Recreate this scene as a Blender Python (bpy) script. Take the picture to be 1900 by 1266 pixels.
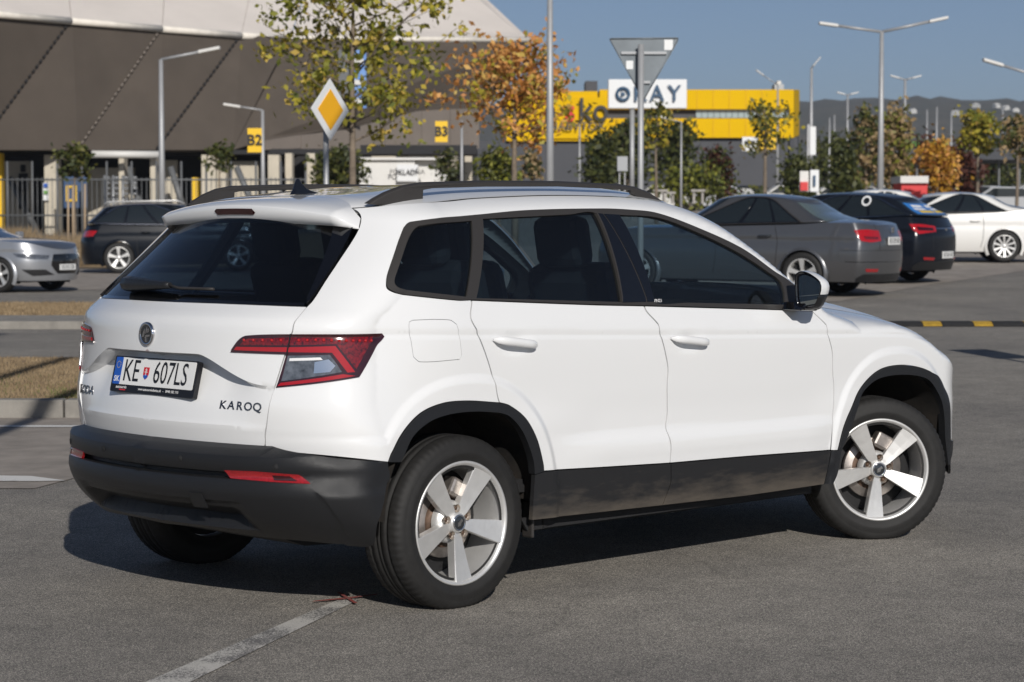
import bpy, bmesh, math, random
import numpy as np
from mathutils import Vector, Matrix, Quaternion
from mathutils.geometry import delaunay_2d_cdt
random.seed(7); np.random.seed(7)
for o in list(bpy.data.objects): bpy.data.objects.remove(o)
SC = bpy.context.scene; COL = SC.collection
# ---------------------------------------------------------------- camera
YAW, PITCH = .7990, -.0531
CAM = Vector((-5.640, -6.934, 1.437))
FW = Vector((math.cos(YAW)*math.cos(PITCH), math.sin(YAW)*math.cos(PITCH), math.sin(PITCH)))
RT = Vector((math.sin(YAW), -math.cos(YAW), 0)); UPV = RT.cross(FW)
cd = bpy.data.cameras.new('camera'); cam = bpy.data.objects.new('camera', cd); COL.objects.link(cam)
cam.matrix_world = Matrix(((RT.x, UPV.x, -FW.x, CAM.x), (RT.y, UPV.y, -FW.y, CAM.y), (RT.z, UPV.z, -FW.z, CAM.z), (0, 0, 0, 1)))
cd.sensor_width = 36; cd.lens = 78.6; cd.clip_start = .1; cd.clip_end = 6000
cd.dof.use_dof = True; cd.dof.focus_distance = 9.3; cd.dof.aperture_fstop = 6.3
SC.camera = cam
# ---------------------------------------------------------------- sky and sun: low autumn sun behind the photographer's right shoulder
LDIR = Vector((1.05, 1.72, -1.0)).normalized()
w = bpy.data.worlds.new('World'); SC.world = w; w.use_nodes = True
nt = w.node_tree; bg = nt.nodes['Background']; sky = nt.nodes.new('ShaderNodeTexSky')
sky.sky_type = 'NISHITA'; sky.sun_disc = False
sky.sun_elevation = math.asin(-LDIR.z); sky.sun_rotation = math.atan2(-LDIR.x, -LDIR.y)
sky.altitude = 0; sky.air_density = .55; sky.dust_density = .35; sky.ozone_density = 2.2
nt.links.new(sky.outputs[0], bg.inputs[0]); bg.inputs[1].default_value = .052
sl = bpy.data.lights.new('sun', 'SUN'); sun = bpy.data.objects.new('sun', sl); COL.objects.link(sun)
sl.energy = 3.5; sl.angle = math.radians(.53); sl.color = (1.0, .955, .895)
sun.rotation_euler = LDIR.to_track_quat('-Z', 'Y').to_euler(); sun.location = (-10, -30, 20)
vs = SC.view_settings; vs.view_transform = 'Standard'; vs.look = 'None'; vs.exposure = 0.27; vs.gamma = 1.0; vs.use_curve_mapping = False
SC.cycles.max_bounces = 8; SC.cycles.transparent_max_bounces = 16
# ---------------------------------------------------------------- places: u metres to the photographer's right, d metres ahead of him
FWH = Vector((math.cos(YAW), math.sin(YAW), 0))
def sst(a, b, x):
    t = min(1, max(0, (x-a)/(b-a))); return t*t*(3-2*t)
def ground_z(x, y):
    v = Vector((x-CAM.x, y-CAM.y, 0)); u, d = v.dot(RT), v.dot(FWH)
    d = max(d, 1); t = sst(-.16, .07, u/d)
    zr = .018*max(0, min(d, 165)-13); zl = .0045*max(0, min(d, 165)-13)+.50*sst(60, 76, d)
    if d > 200: zr -= 9*sst(200, 500, d); zl -= 7*sst(200, 500, d)
    k = sst(13, 20, d)
    return (zr*t+zl*(1-t))*k
def uv_xy(u, d): return CAM.x+RT.x*u+FWH.x*d, CAM.y+RT.y*u+FWH.y*d
def px_xy(px, d): return uv_xy((px-950)/4148*d, d)
def at(px, py, d):
    x, y = px_xy(px, d); return Vector((x, y, CAM.z+(412.5-py)/4148*d))
def on_ground(px, d):
    x, y = px_xy(px, d); return Vector((x, y, ground_z(x, y)))
VIEW = YAW   # heading straight away from the photographer
# ---------------------------------------------------------------- materials
M = {}
def N(t, typ, **kw):
    n = t.nodes.new(typ)
    for k, v in kw.items(): setattr(n, k, v)
    return n
def mat(name, col, rough=.5, metal=0, coat=0, var=0, vscale=8, bump=0, bscale=60, spec=.5, col2=None, emis=None, coat_rough=.03, detail=5):
    m = bpy.data.materials.new(name); m.use_nodes = True; t = m.node_tree; b = t.nodes['Principled BSDF']
    b.inputs['Base Color'].default_value = (*col, 1); b.inputs['Roughness'].default_value = rough; b.inputs['Metallic'].default_value = metal
    b.inputs['Coat Weight'].default_value = coat; b.inputs['Coat Roughness'].default_value = coat_rough; b.inputs['Specular IOR Level'].default_value = spec
    if var or bump or col2:
        tc = N(t, 'ShaderNodeTexCoord')
    if var or col2:
        nz = N(t, 'ShaderNodeTexNoise'); nz.inputs['Scale'].default_value = vscale; nz.inputs['Detail'].default_value = detail; nz.inputs['Roughness'].default_value = .62
        t.links.new(tc.outputs['Object'], nz.inputs['Vector'])
        r = N(t, 'ShaderNodeValToRGB'); r.color_ramp.elements[0].position = .32; r.color_ramp.elements[1].position = .68
        c2 = col2 or tuple(min(1, c*(1+var)) for c in col); c1 = col if col2 else tuple(c*(1-var) for c in col)
        r.color_ramp.elements[0].color = (*c1, 1); r.color_ramp.elements[1].color = (*c2, 1)
        t.links.new(nz.outputs['Fac'], r.inputs['Fac']); t.links.new(r.outputs['Color'], b.inputs['Base Color'])
    if bump:
        nb = N(t, 'ShaderNodeTexNoise'); nb.inputs['Scale'].default_value = bscale; nb.inputs['Detail'].default_value = 4
        t.links.new(tc.outputs['Object'], nb.inputs['Vector'])
        bp = N(t, 'ShaderNodeBump'); bp.inputs['Strength'].default_value = bump; bp.inputs['Distance'].default_value = .01
        t.links.new(nb.outputs['Fac'], bp.inputs['Height']); t.links.new(bp.outputs['Normal'], b.inputs['Normal'])
    if emis: b.inputs['Emission Color'].default_value = (*emis[:3], 1); b.inputs['Emission Strength'].default_value = emis[3]
    M[name] = m; return m
def glass_mat(name, tint, refl=.10, rough=.0, film=.004):
    m = bpy.data.materials.new(name); m.use_nodes = True; t = m.node_tree; t.nodes.clear()
    o = N(t, 'ShaderNodeOutputMaterial'); tr = N(t, 'ShaderNodeBsdfTransparent'); tr.inputs[0].default_value = (*tint, 1)
    gl = N(t, 'ShaderNodeBsdfGlossy'); gl.inputs['Roughness'].default_value = rough; gl.inputs['Color'].default_value = (1, 1, 1, 1)
    lw = N(t, 'ShaderNodeLayerWeight'); lw.inputs['Blend'].default_value = .5      # Facing: same from both sides of the pane
    pw = N(t, 'ShaderNodeMath', operation='POWER'); pw.inputs[1].default_value = 5; t.links.new(lw.outputs['Facing'], pw.inputs[0])
    fr = N(t, 'ShaderNodeMath', operation='MULTIPLY_ADD'); fr.inputs[1].default_value = .92; fr.inputs[2].default_value = .06; t.links.new(pw.outputs[0], fr.inputs[0])
    mx = N(t, 'ShaderNodeMixShader'); t.links.new(fr.outputs[0], mx.inputs[0]); t.links.new(tr.outputs[0], mx.inputs[1]); t.links.new(gl.outputs[0], mx.inputs[2])
    df = N(t, 'ShaderNodeBsdfDiffuse'); df.inputs[0].default_value = (.5, .5, .5, 1); m2 = N(t, 'ShaderNodeMixShader'); m2.inputs[0].default_value = film
    t.links.new(mx.outputs[0], m2.inputs[1]); t.links.new(df.outputs[0], m2.inputs[2]); t.links.new(m2.outputs[0], o.inputs[0])
    M[name] = m; return m
# ---------------------------------------------------------------- mesh helpers
def tag(o, label=None, cat=None, group=None, kind=None):
    if label: o['label'] = label
    if cat: o['category'] = cat
    if group: o['group'] = group
    if kind: o['kind'] = kind
    return o
def link(name, me, m=None, parent=None):
    o = bpy.data.objects.new(name, me); COL.objects.link(o)
    if m is not None and me is not None:
        me.materials.append(M[m] if isinstance(m, str) else m)
    if parent is not None: o.parent = parent
    return o
def empty(name, loc=(0, 0, 0), rz=0):
    o = bpy.data.objects.new(name, None); COL.objects.link(o); o.location = loc; o.rotation_euler = (0, 0, rz); o.empty_display_size = .2; return o
class MB:
    """collects simple shapes into one mesh"""
    def __init__(s): s.v = []; s.f = []; s.sm = []
    def add(s, vs, fs, smooth=False):
        n = len(s.v); s.v += [tuple(v) for v in vs]; s.f += [tuple(i+n for i in f) for f in fs]; s.sm += [smooth]*len(fs); return s
    def box(s, c, d, rz=0, M4=None):
        x, y, z = (k/2 for k in d); vs = [Vector((a*x, b*y, e*z)) for a in (-1, 1) for b in (-1, 1) for e in (-1, 1)]
        if rz: vs = [Matrix.Rotation(rz, 3, 'Z') @ v for v in vs]
        if M4 is not None: vs = [M4 @ v for v in vs]
        vs = [v+Vector(c) for v in vs]
        return s.add(vs, [(0, 1, 3, 2), (4, 6, 7, 5), (0, 4, 5, 1), (2, 3, 7, 6), (0, 2, 6, 4), (1, 5, 7, 3)])
    def prism(s, pts, a, b, axis='y'):
        """2-D outline extruded between a and b; axis y: pts are (x,z); z: (x,y); x: (y,z)"""
        def P(p, k): return {'y': (p[0], k, p[1]), 'z': (p[0], p[1], k), 'x': (k, p[0], p[1])}[axis]
        n = len(pts); vs = [P(p, a) for p in pts]+[P(p, b) for p in pts]
        fs = [tuple(range(n)), tuple(range(2*n-1, n-1, -1))]+[(i, i+n, (i+1) % n+n, (i+1) % n) for i in range(n)]
        return s.add(vs, fs)
    def tube(s, path, r, n=8, smooth=True, caps=True):
        path = [Vector(p) for p in path]; rs = r if isinstance(r, (list, tuple)) else [r]*len(path); vs = []; prev = None
        for i, p in enumerate(path):
            t = (path[min(i+1, len(path)-1)]-path[max(i-1, 0)]).normalized()
            if prev is None:
                a = t.orthogonal().normalized()
            else:
                a = (prev-t*prev.dot(t)); a = a.normalized() if a.length > 1e-6 else t.orthogonal().normalized()
            prev = a; b = t.cross(a)
            vs += [p+(a*math.cos(2*math.pi*k/n)+b*math.sin(2*math.pi*k/n))*rs[i] for k in range(n)]
        fs = [(i*n+k, i*n+(k+1) % n, (i+1)*n+(k+1) % n, (i+1)*n+k) for i in range(len(path)-1) for k in range(n)]
        s.add(vs, fs, smooth)
        if caps: s.f += [tuple(len(s.v)-len(vs)+k for k in range(n-1, -1, -1)), tuple(len(s.v)-n+k for k in range(n))]; s.sm += [False, False]
        return s
    def grid(s, rows, smooth=True, closed=False):
        n = len(rows[0]); vs = [p for r in rows for p in r]; m = n if closed else n-1
        return s.add(vs, [(i*n+k, i*n+(k+1) % n, (i+1)*n+(k+1) % n, (i+1)*n+k) for i in range(len(rows)-1) for k in range(m)], smooth)
    def lathe(s, prof, n=48, smooth=True, axis='y', fn=None):
        rows = []
        for k in range(n):
            t = 2*math.pi*k/n
            rows.append([((r*math.cos(t), a, r*math.sin(t)) if axis == 'y' else (r*math.cos(t), r*math.sin(t), a)) for r, a in (fn(k, prof) if fn else prof)])
        rows.append(rows[0]); return s.grid(rows, smooth)
    def build(s, name, m=None, parent=None, loc=None, bevel=0, fix=True):
        me = bpy.data.meshes.new(name); me.from_pydata(s.v, [], s.f); me.polygons.foreach_set('use_smooth', s.sm)
        if fix:
            bm = bmesh.new(); bm.from_mesh(me); bmesh.ops.remove_doubles(bm, verts=bm.verts, dist=1e-5); bmesh.ops.recalc_face_normals(bm, faces=bm.faces); bm.to_mesh(me); bm.free()
        me.update(); o = link(name, me, m, parent)
        if loc is not None: o.location = loc
        if bevel:
            md = o.modifiers.new('bevel', 'BEVEL'); md.width = bevel; md.segments = 2; md.limit_method = 'ANGLE'; md.angle_limit = math.radians(40)
        return o
def text_obj(name, txt, size, mtx, m, parent=None, extrude=.0015, sx=1.0, align='CENTER', bold=0.0, font_shear=0):
    c = bpy.data.curves.new(name, 'FONT'); c.body = txt; c.size = size; c.extrude = extrude; c.align_x = align; c.align_y = 'CENTER'; c.offset = bold; c.shear = font_shear; c.resolution_u = 3
    tmp = bpy.data.objects.new(name, c); COL.objects.link(tmp); bpy.context.view_layer.update()
    me = bpy.data.meshes.new_from_object(tmp.evaluated_get(bpy.context.evaluated_depsgraph_get())); bpy.data.objects.remove(tmp)
    me.transform(mtx @ Matrix.Diagonal((sx, 1, 1, 1))); me.materials.clear(); me.name = name
    return link(name, me, m, parent)
def frame(origin, right, up):
    r = Vector(right).normalized(); u = Vector(up).normalized(); n = r.cross(u).normalized(); u = n.cross(r)
    o = Vector(origin); return Matrix(((r.x, u.x, n.x, o.x), (r.y, u.y, n.y, o.y), (r.z, u.z, n.z, o.z), (0, 0, 0, 1)))
# ---- trimmed panels on a curved surface
def inside_np(poly, X, Y):
    P = np.asarray(poly); c = np.zeros(len(X), bool); xi, yi = P[:, 0], P[:, 1]; xj, yj = np.roll(xi, 1), np.roll(yi, 1)
    for k in range(len(P)):
        m = (yi[k] > Y) != (yj[k] > Y)
        c ^= m & (X < (xj[k]-xi[k])*(Y-yi[k])/(yj[k]-yi[k]+1e-15)+xi[k])
    return c
def inside(poly, x, y): return bool(inside_np(poly, np.array([x]), np.array([y]))[0])
def dense(loop, step, corner=38, smooth=True):
    n = len(loop); P = [Vector(q) for q in loop]; cr = []
    for i in range(n):
        a = P[i]-P[i-1]; b = P[(i+1) % n]-P[i]
        cr.append((not smooth) or a.length < 1e-6 or b.length < 1e-6 or abs(a.angle_signed(b)) > math.radians(corner))
    out = []
    for i in range(n):
        p1, p2 = P[i], P[(i+1) % n]; L = (p2-p1).length
        if L < 1e-6: continue
        k = max(1, int(math.ceil(L/step)))
        m1 = (p2-p1) if cr[i] else (p2-P[i-1])*L/max(1e-6, ((p2-p1).length+(p1-P[i-1]).length))
        q = P[(i+2) % n]; m2 = (p2-p1) if cr[(i+1) % n] else (q-p1)*L/max(1e-6, (p2-p1).length+(q-p2).length)
        for j in range(k):
            t = j/k; out.append(p1*(2*t**3-3*t**2+1)+m1*(t**3-2*t**2+t)+p2*(-2*t**3+3*t**2)+m2*(t**3-t**2))
    return out
def area2(l): return sum(l[i-1][0]*l[i][1]-l[i][0]*l[i-1][1] for i in range(len(l)))
def inset_loop(l, d):
    if not d: return l
    if area2(l) < 0: l = l[::-1]
    n = len(l); out = []
    for i in range(n):
        a = (l[i]-l[i-1]).normalized(); b = (l[(i+1) % n]-l[i]).normalized(); na = Vector((-a.y, a.x)); nb = Vector((-b.y, b.x)); m = na+nb
        m = m/max(.35, m.length_squared)*2 if m.length > 1e-6 else na
        out.append(l[i]+m*d)
    return out
def panel(name, surf, loops, m, parent=None, off=0., thick=.012, inset=.0022, res=.03, disp=None, mode='right', smooth=True, hole_inset=None, extra=None, corner=38, lines=(), hard=False):
    """cut a panel (outline + holes in surface coordinates) from a body surface; mode right / left / both (mirrored halves in one mesh)"""
    L = []
    for k, lp in enumerate(loops):
        dl = dense(lp, res*.6, smooth=smooth, corner=corner); L.append(inset_loop(dl, inset if k == 0 else -(inset if hole_inset is None else hole_inset)))
    if mode == 'both':
        for l in L:
            for v in l:
                if v.x < -SL+.006: v.x = -SL
    outer = L[0]; xs = [p.x for p in outer]; ys = [p.y for p in outer]
    verts = []; edges = []
    for l in L:
        n0 = len(verts); verts += [Vector((p.x, p.y)) for p in l]; edges += [(n0+i, n0+(i+1) % len(l)) for i in range(len(l))]
    B = np.array([(p.x, p.y) for p in verts]); tl = [[(p.x, p.y) for p in l] for l in L]
    ny = max(1, int((max(ys)-min(ys))/res)); nx = max(1, int((max(xs)-min(xs))/res)); gp = []
    jj, ii = np.meshgrid(np.arange(1, max(2, ny)), np.arange(1, max(2, nx)), indexing='ij')
    GY = (min(ys)+(max(ys)-min(ys))*jj/ny).ravel(); GX = (min(xs)+(max(xs)-min(xs))*(ii+.5*(jj % 2))/nx).ravel()
    ok = inside_np(tl[0], GX, GY)
    for h in tl[1:]: ok &= ~inside_np(h, GX, GY)
    GX, GY = GX[ok], GY[ok]
    if len(GX):
        dmin = np.full(len(GX), 9e9)
        for k in range(0, len(B), 64): dmin = np.minimum(dmin, ((GX[:, None]-B[None, k:k+64, 0])**2+(GY[:, None]-B[None, k:k+64, 1])**2).min(1))
        gp = [Vector((x, y)) for x, y, d in zip(GX, GY, dmin) if d > (res*.42)**2]
    if extra: gp += [Vector(q) for q in extra if inside(tl[0], *q) and not any(inside(h, *q) for h in tl[1:])]
    for ln in lines:
        LA = np.array(ln); okp = inside_np(tl[0], LA[:, 0], LA[:, 1])
        for h in tl[1:]: okp &= ~inside_np(h, LA[:, 0], LA[:, 1])
        okp &= np.array([((B-q_)**2).sum(1).min() > .006**2 for q_ in LA]); prev = False
        kept = LA[okp]
        if len(kept) and gp:
            GA = np.array([(g.x, g.y) for g in gp]); dm = np.min(((GA[:, None]-kept[None])**2).sum(2), 1); gp = [g for g, d_ in zip(gp, dm) if d_ > .0075**2]
        for q_, k_ in zip(LA, okp):
            if k_:
                verts.append(Vector(q_))
                if prev: edges.append((len(verts)-2, len(verts)-1))
            prev = bool(k_)
    vo, eo, fo, *_ = delaunay_2d_cdt(verts+gp, edges, [], 0, 1e-7)
    A = np.array([(v.x, v.y) for v in vo]); cen = np.array([A[list(f)].mean(0) for f in fo])
    ok = inside_np(tl[0], cen[:, 0], cen[:, 1])
    for h in tl[1:]: ok &= ~inside_np(h, cen[:, 0], cen[:, 1])
    tri = [tuple(f) for f, k in zip(fo, ok) if k]
    P, Nn = surf(A[:, 0], A[:, 1], off, disp)
    if disp is not None:   # normals of the displaced surface
        e = .003; a = surf(A[:, 0]+e, A[:, 1], off, disp)[0]-surf(A[:, 0]-e, A[:, 1], off, disp)[0]; b = surf(A[:, 0], A[:, 1]+e, off, disp)[0]-surf(A[:, 0], A[:, 1]-e, off, disp)[0]
        Nn = np.cross(a, b); Nn /= np.linalg.norm(Nn, axis=1, keepdims=True)+1e-12
    cnt = {}
    for f in tri:
        for i in range(len(f)): e = (f[i], f[(i+1) % len(f)]); cnt[tuple(sorted(e))] = cnt.get(tuple(sorted(e)), [])+[e]
    rim = [es[0] for es in cnt.values() if len(es) == 1]
    if mode == 'both': rim = [e for e in rim if not (A[e[0], 0] < -SL+.004 and A[e[1], 0] < -SL+.004)]
    V = []; F = []; LN = []
    for half in ({'right': (1,), 'left': (-1,), 'both': (1, -1)}[mode]):
        Q = P*np.array([1, half, 1]); Qn = Nn*np.array([1, half, 1]); n0 = len(V)
        V += [tuple(q) for q in Q]; low = {}
        for f in tri:
            f2 = f if half == 1 else f[::-1]
            # orient outward
            F.append(tuple(n0+i for i in f2)); LN += [tuple(Qn[i]) for i in f2]
        if thick:
            for e in rim:
                for i in e:
                    if i not in low: low[i] = len(V); V.append(tuple(Q[i]-Qn[i]*thick))
                q = (n0+e[1], n0+e[0], low[e[0]], low[e[1]])
                if half == -1: q = q[::-1]
                F.append(q); LN += [(0, 0, 0)]*4
    F2 = []; L2 = []; k = 0                                     # every triangle faces outwards
    for f in F:
        n = len(f); ln = LN[k:k+n]; k += n
        if ln[0] != (0, 0, 0):
            a, b, c = (Vector(V[i]) for i in f[:3]); flip = (b-a).cross(c-a).dot(Vector(ln[0])+Vector(ln[1])+Vector(ln[2])) < 0
        F2.append(f[::-1] if flip else f); L2 += ln[::-1] if flip else ln
    F, LN = F2, L2
    me = bpy.data.meshes.new(name); me.from_pydata(V, [], F); me.polygons.foreach_set('use_smooth', [True]*len(F)); me.update()
    fl = []; k = 0
    for pl in me.polygons:
        for j in range(pl.loop_total):
            v = LN[k]; fl.append(tuple(pl.normal) if v == (0, 0, 0) or (hard and pl.normal.dot(Vector(v)) < .93) else v); k += 1
    me.normals_split_custom_set(fl)
    return link(name, me, m, parent)
# ================================================================ GROUND
def ground_mat():
    m = mat('asphalt', (.17, .166, .158), .88); t = m.node_tree; b_ = t.nodes['Principled BSDF']; tc = N(t, 'ShaderNodeTexCoord')
    def noise(sc, det=4, ro=.6):
        n = N(t, 'ShaderNodeTexNoise'); n.inputs['Scale'].default_value = sc; n.inputs['Detail'].default_value = det; n.inputs['Roughness'].default_value = ro; t.links.new(tc.outputs['Object'], n.inputs['Vector']); return n
    def ramp(src, p0, c0, p1, c1):
        r = N(t, 'ShaderNodeValToRGB'); e = r.color_ramp.elements; e[0].position = p0; e[0].color = (*c0, 1); e[1].position = p1; e[1].color = (*c1, 1); t.links.new(src, r.inputs[0]); return r
    def mix(mode, f, a, c):
        x = N(t, 'ShaderNodeMix', data_type='RGBA', blend_type=mode); x.inputs['Factor'].default_value = f if not hasattr(f, 'links') else 0
        if hasattr(f, 'links'): t.links.new(f, x.inputs['Factor'])
        t.links.new(a, x.inputs['A']); t.links.new(c, x.inputs['B']); return x.outputs['Result']
    vo = N(t, 'ShaderNodeTexVoronoi'); vo.inputs['Scale'].default_value = 215; t.links.new(tc.outputs['Object'], vo.inputs['Vector'])
    grain = ramp(vo.outputs['Distance'], .12, (.72, .71, .69), .62, (.20, .20, .20))          # pale stone chips in dark binder
    vc = N(t, 'ShaderNodeTexVoronoi'); vc.inputs['Scale'].default_value = 215; t.links.new(tc.outputs['Object'], vc.inputs['Vector'])
    sep = N(t, 'ShaderNodeSeparateColor'); t.links.new(vc.outputs['Color'], sep.inputs[0])
    chip = ramp(sep.outputs[0], .2, (.28, .275, .265), .95, (1.0, .98, .93))
    c1 = mix('MULTIPLY', .75, grain.outputs[0], chip.outputs[0])
    pat = ramp(noise(.55, 6, .6).outputs[0], .32, (.66, .66, .67), .70, (1.06, 1.05, 1.02)); c2 = mix('MULTIPLY', .85, c1, pat.outputs[0])
    p2 = ramp(noise(5.5, 5).outputs[0], .35, (.80, .80, .80), .65, (1.05, 1.05, 1.04)); c3 = mix('MULTIPLY', .8, c2, p2.outputs[0])
    dn = noise(1.3, 3); dm = N(t, 'ShaderNodeMix', data_type='RGBA', blend_type='ADD'); dm.inputs['Factor'].default_value = .35; t.links.new(tc.outputs['Object'], dm.inputs['A']); t.links.new(dn.outputs['Color'], dm.inputs['B'])
    ve = N(t, 'ShaderNodeTexVoronoi', feature='DISTANCE_TO_EDGE'); ve.inputs['Scale'].default_value = .33; t.links.new(dm.outputs['Result'], ve.inputs['Vector'])
    crack = ramp(ve.outputs['Distance'], .0012, (.45, .45, .45), .0042, (1, 1, 1)); c3 = mix('MULTIPLY', .30, c3, crack.outputs[0])
    oil = ramp(noise(1.9, 2, .4).outputs[0], .70, (1, 1, 1), .78, (.55, .55, .56)); c3 = mix('MULTIPLY', .7, c3, oil.outputs[0])
    fl = ramp(noise(38, 2, .4).outputs[0], .73, (1, 1, 1), .77, (1.7, 1.62, 1.45)); c3 = mix('MULTIPLY', .6, c3, fl.outputs[0])
    tint = N(t, 'ShaderNodeMix', data_type='RGBA', blend_type='MULTIPLY'); tint.inputs['Factor'].default_value = 1; tint.inputs['B'].default_value = (1.19, 1.125, 1.045, 1); t.links.new(c3, tint.inputs['A'])
    t.links.new(tint.outputs['Result'], b_.inputs['Base Color'])
    bp = N(t, 'ShaderNodeBump'); bp.inputs['Strength'].default_value = .55; bp.inputs['Distance'].default_value = .004; bp.invert = True
    t.links.new(vo.outputs['Distance'], bp.inputs['Height']); t.links.new(bp.outputs[0], b_.inputs['Normal'])
ground_mat()
mat('paver', (.22, .195, .168), .9, col2=(.34, .30, .26), vscale=3, bump=.4, bscale=60)
mat('concrete', (.34, .32, .295), .9, var=.22, vscale=3, bump=.3, bscale=60)
mat('kerb_stone', (.24, .225, .20), .9, var=.2, vscale=4, bump=.3, bscale=60)
mat('dry_soil', (.20, .135, .075), .95, col2=(.33, .24, .13), vscale=2.5, bump=.8, bscale=30)
mat('dry_grass', (.19, .135, .075), .9, col2=(.31, .23, .135), vscale=4)
mat('green_grass', (.07, .09, .025), .9, col2=(.16, .17, .05), vscale=3)
def line_mat(name, c, thr):
    m = mat(name, c, .8); t = m.node_tree; b_ = t.nodes['Principled BSDF']; tc = N(t, 'ShaderNodeTexCoord')
    n = N(t, 'ShaderNodeTexNoise'); n.inputs['Scale'].default_value = 160; n.inputs['Detail'].default_value = 3; t.links.new(tc.outputs['Object'], n.inputs['Vector'])
    n2 = N(t, 'ShaderNodeTexNoise'); n2.inputs['Scale'].default_value = 4; n2.inputs['Detail'].default_value = 4; t.links.new(tc.outputs['Object'], n2.inputs['Vector'])
    ad = N(t, 'ShaderNodeMath', operation='ADD'); t.links.new(n.outputs[0], ad.inputs[0]); t.links.new(n2.outputs[0], ad.inputs[1])
    r = N(t, 'ShaderNodeValToRGB'); e = r.color_ramp.elements; e[0].position = thr; e[1].position = thr+.16; e[0].color = (.14, .135, .13, 1); e[1].color = (*c, 1)
    t.links.new(ad.outputs[0], r.inputs[0]); t.links.new(r.outputs[0], b_.inputs['Base Color'])
line_mat('worn_paint', (.50, .48, .44), .90); line_mat('white_paint', (.66, .65, .62), .74); line_mat('red_paint', (.25, .045, .035), .76)
# one sheet to the horizon, finer near the camera
def axis_vals(): return [-1500, -700, -350, -200, -130]+[-100+k*2.5 for k in range(81)]+[130, 200, 350, 700, 1500]
dv = [-600, -200, -60, -20, -8]+[k*1.5 for k in range(0, 40)]+[60+k*4 for k in range(0, 36)]+[210, 260, 340, 480, 700, 1100, 1700, 2600]
rows = []
for d in dv:
    r = []
    for u in axis_vals():
        x, y = uv_xy(u*(1 if d < 300 else 1.6), d); r.append((x, y, ground_z(x, y)))
    rows.append(r)
tag(MB().grid(rows).build('ground', 'asphalt', fix=False), kind='structure')
def sheet(name, outline, m, dz=.004, kind='structure', step=1.2, sides=0):
    """flat patch laid on the ground; outline in (u,d)"""
    pts = dense([Vector(q) for q in outline], step, smooth=False); us = [p.x for p in pts]; ds = [p.y for p in pts]; tlp = [(p.x, p.y) for p in pts]
    vs_ = [Vector((p.x, p.y)) for p in pts]; n = len(vs_); gp = []
    nu, nd = int((max(us)-min(us))/step), int((max(ds)-min(ds))/step)
    if nu*nd < 9000:
        for i in range(1, nu+1):
            for j in range(1, nd+1):
                q = (min(us)+i*step, min(ds)+j*step)
                if inside(tlp, *q) and min((v-Vector(q)).length for v in vs_) > step*.4: gp.append(Vector(q))
    vo, eo, fo, *_ = delaunay_2d_cdt(vs_+gp, [(i, (i+1) % n) for i in range(n)], [], 1, 1e-6)
    V = []
    for v in vo:
        x, y = uv_xy(v.x, v.y); V.append((x, y, ground_z(x, y)+dz))
    b = MB().add(V, [tuple(f) for f in fo])
    if sides:
        low = [(a, b_, c-dz-.03) for a, b_, c in V[:n]]; k = len(b.v); b.v += low; b.f += [(i, (i+1) % n, k+(i+1) % n, k+i) for i in range(n)]; b.sm += [False]*n
    o = b.build(name, m); tag(o, kind=kind); return o
U = lambda px, d: (px-950)/4148*d
def dg(py): return 1.437*4148/(py-412.5)     # distance of a point of level ground
# paving beside the driving lane, planted strips and side roads to the left
sheet('paved_bay', [(U(-400, 12.0), 12.0), (U(60, 12.0), 12.0), (U(150, 12.6), 12.6), (U(330, 13.8), 13.8), (U(420, 16.3), 16.3), (U(-700, 16.3), 16.3)], 'paver', .004)
sheet('bay_line', [(U(-400, 12.35), 12.35), (U(60, 12.30), 12.30), (U(118, 12.33), 12.33), (U(60, 12.62), 12.55), (U(-400, 12.75), 12.75)], 'white_paint', .008)
sheet('bay_line', [(U(-700, 15.50), 15.50), (U(400, 15.55), 15.55), (U(400, 15.68), 15.68), (U(-700, 15.63), 15.63)], 'white_paint', .008)
island = sheet('planted_island', [(U(-900, 16.42), 16.42), (U(420, 16.42), 16.42), (U(470, 17.0), 17.2), (U(470, 20.5), 20.5), (U(430, 21.5), 21.5), (U(-900, 21.5), 21.5)], 'dry_soil', .10, sides=1)
for k in range(16):     # kerb stones
    u0 = U(-900, 16.3)+k*.80
    if u0+.8 > U(440, 16.3): break
    b = MB(); x, y = uv_xy(u0+.395, 16.36); b.box((x, y, ground_z(x, y)+.05), (.788, .16, .17), rz=YAW-math.pi/2); tag(b.build('kerb_stone', 'kerb_stone', island, bevel=.012))
sheet('far_footway', [(U(-900, 30.3), 30.3), (U(560, 30.3), 30.3), (U(600, 32.0), 32.0), (U(560, 34.6), 34.6), (U(-900, 34.6), 34.6)], 'dry_soil', .09, sides=1)
sheet('footway', [(U(-900, 28.6), 28.6), (U(540, 28.6), 28.6), (U(580, 29.6), 30.3), (U(-900, 30.3), 30.3)], 'kerb_stone', .10, sides=1)
sheet('left_parking', [(U(-900, 43), 43), (U(900, 43), 43), (U(900, 66), 66), (U(-900, 66), 66)], 'paver', .004, step=2)
sheet('grass_bank', [(U(-900, 59), 59), (U(860, 59), 59), (U(860, 92), 92), (U(-900, 92), 92)], 'dry_soil', .03, step=2.5)
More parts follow.
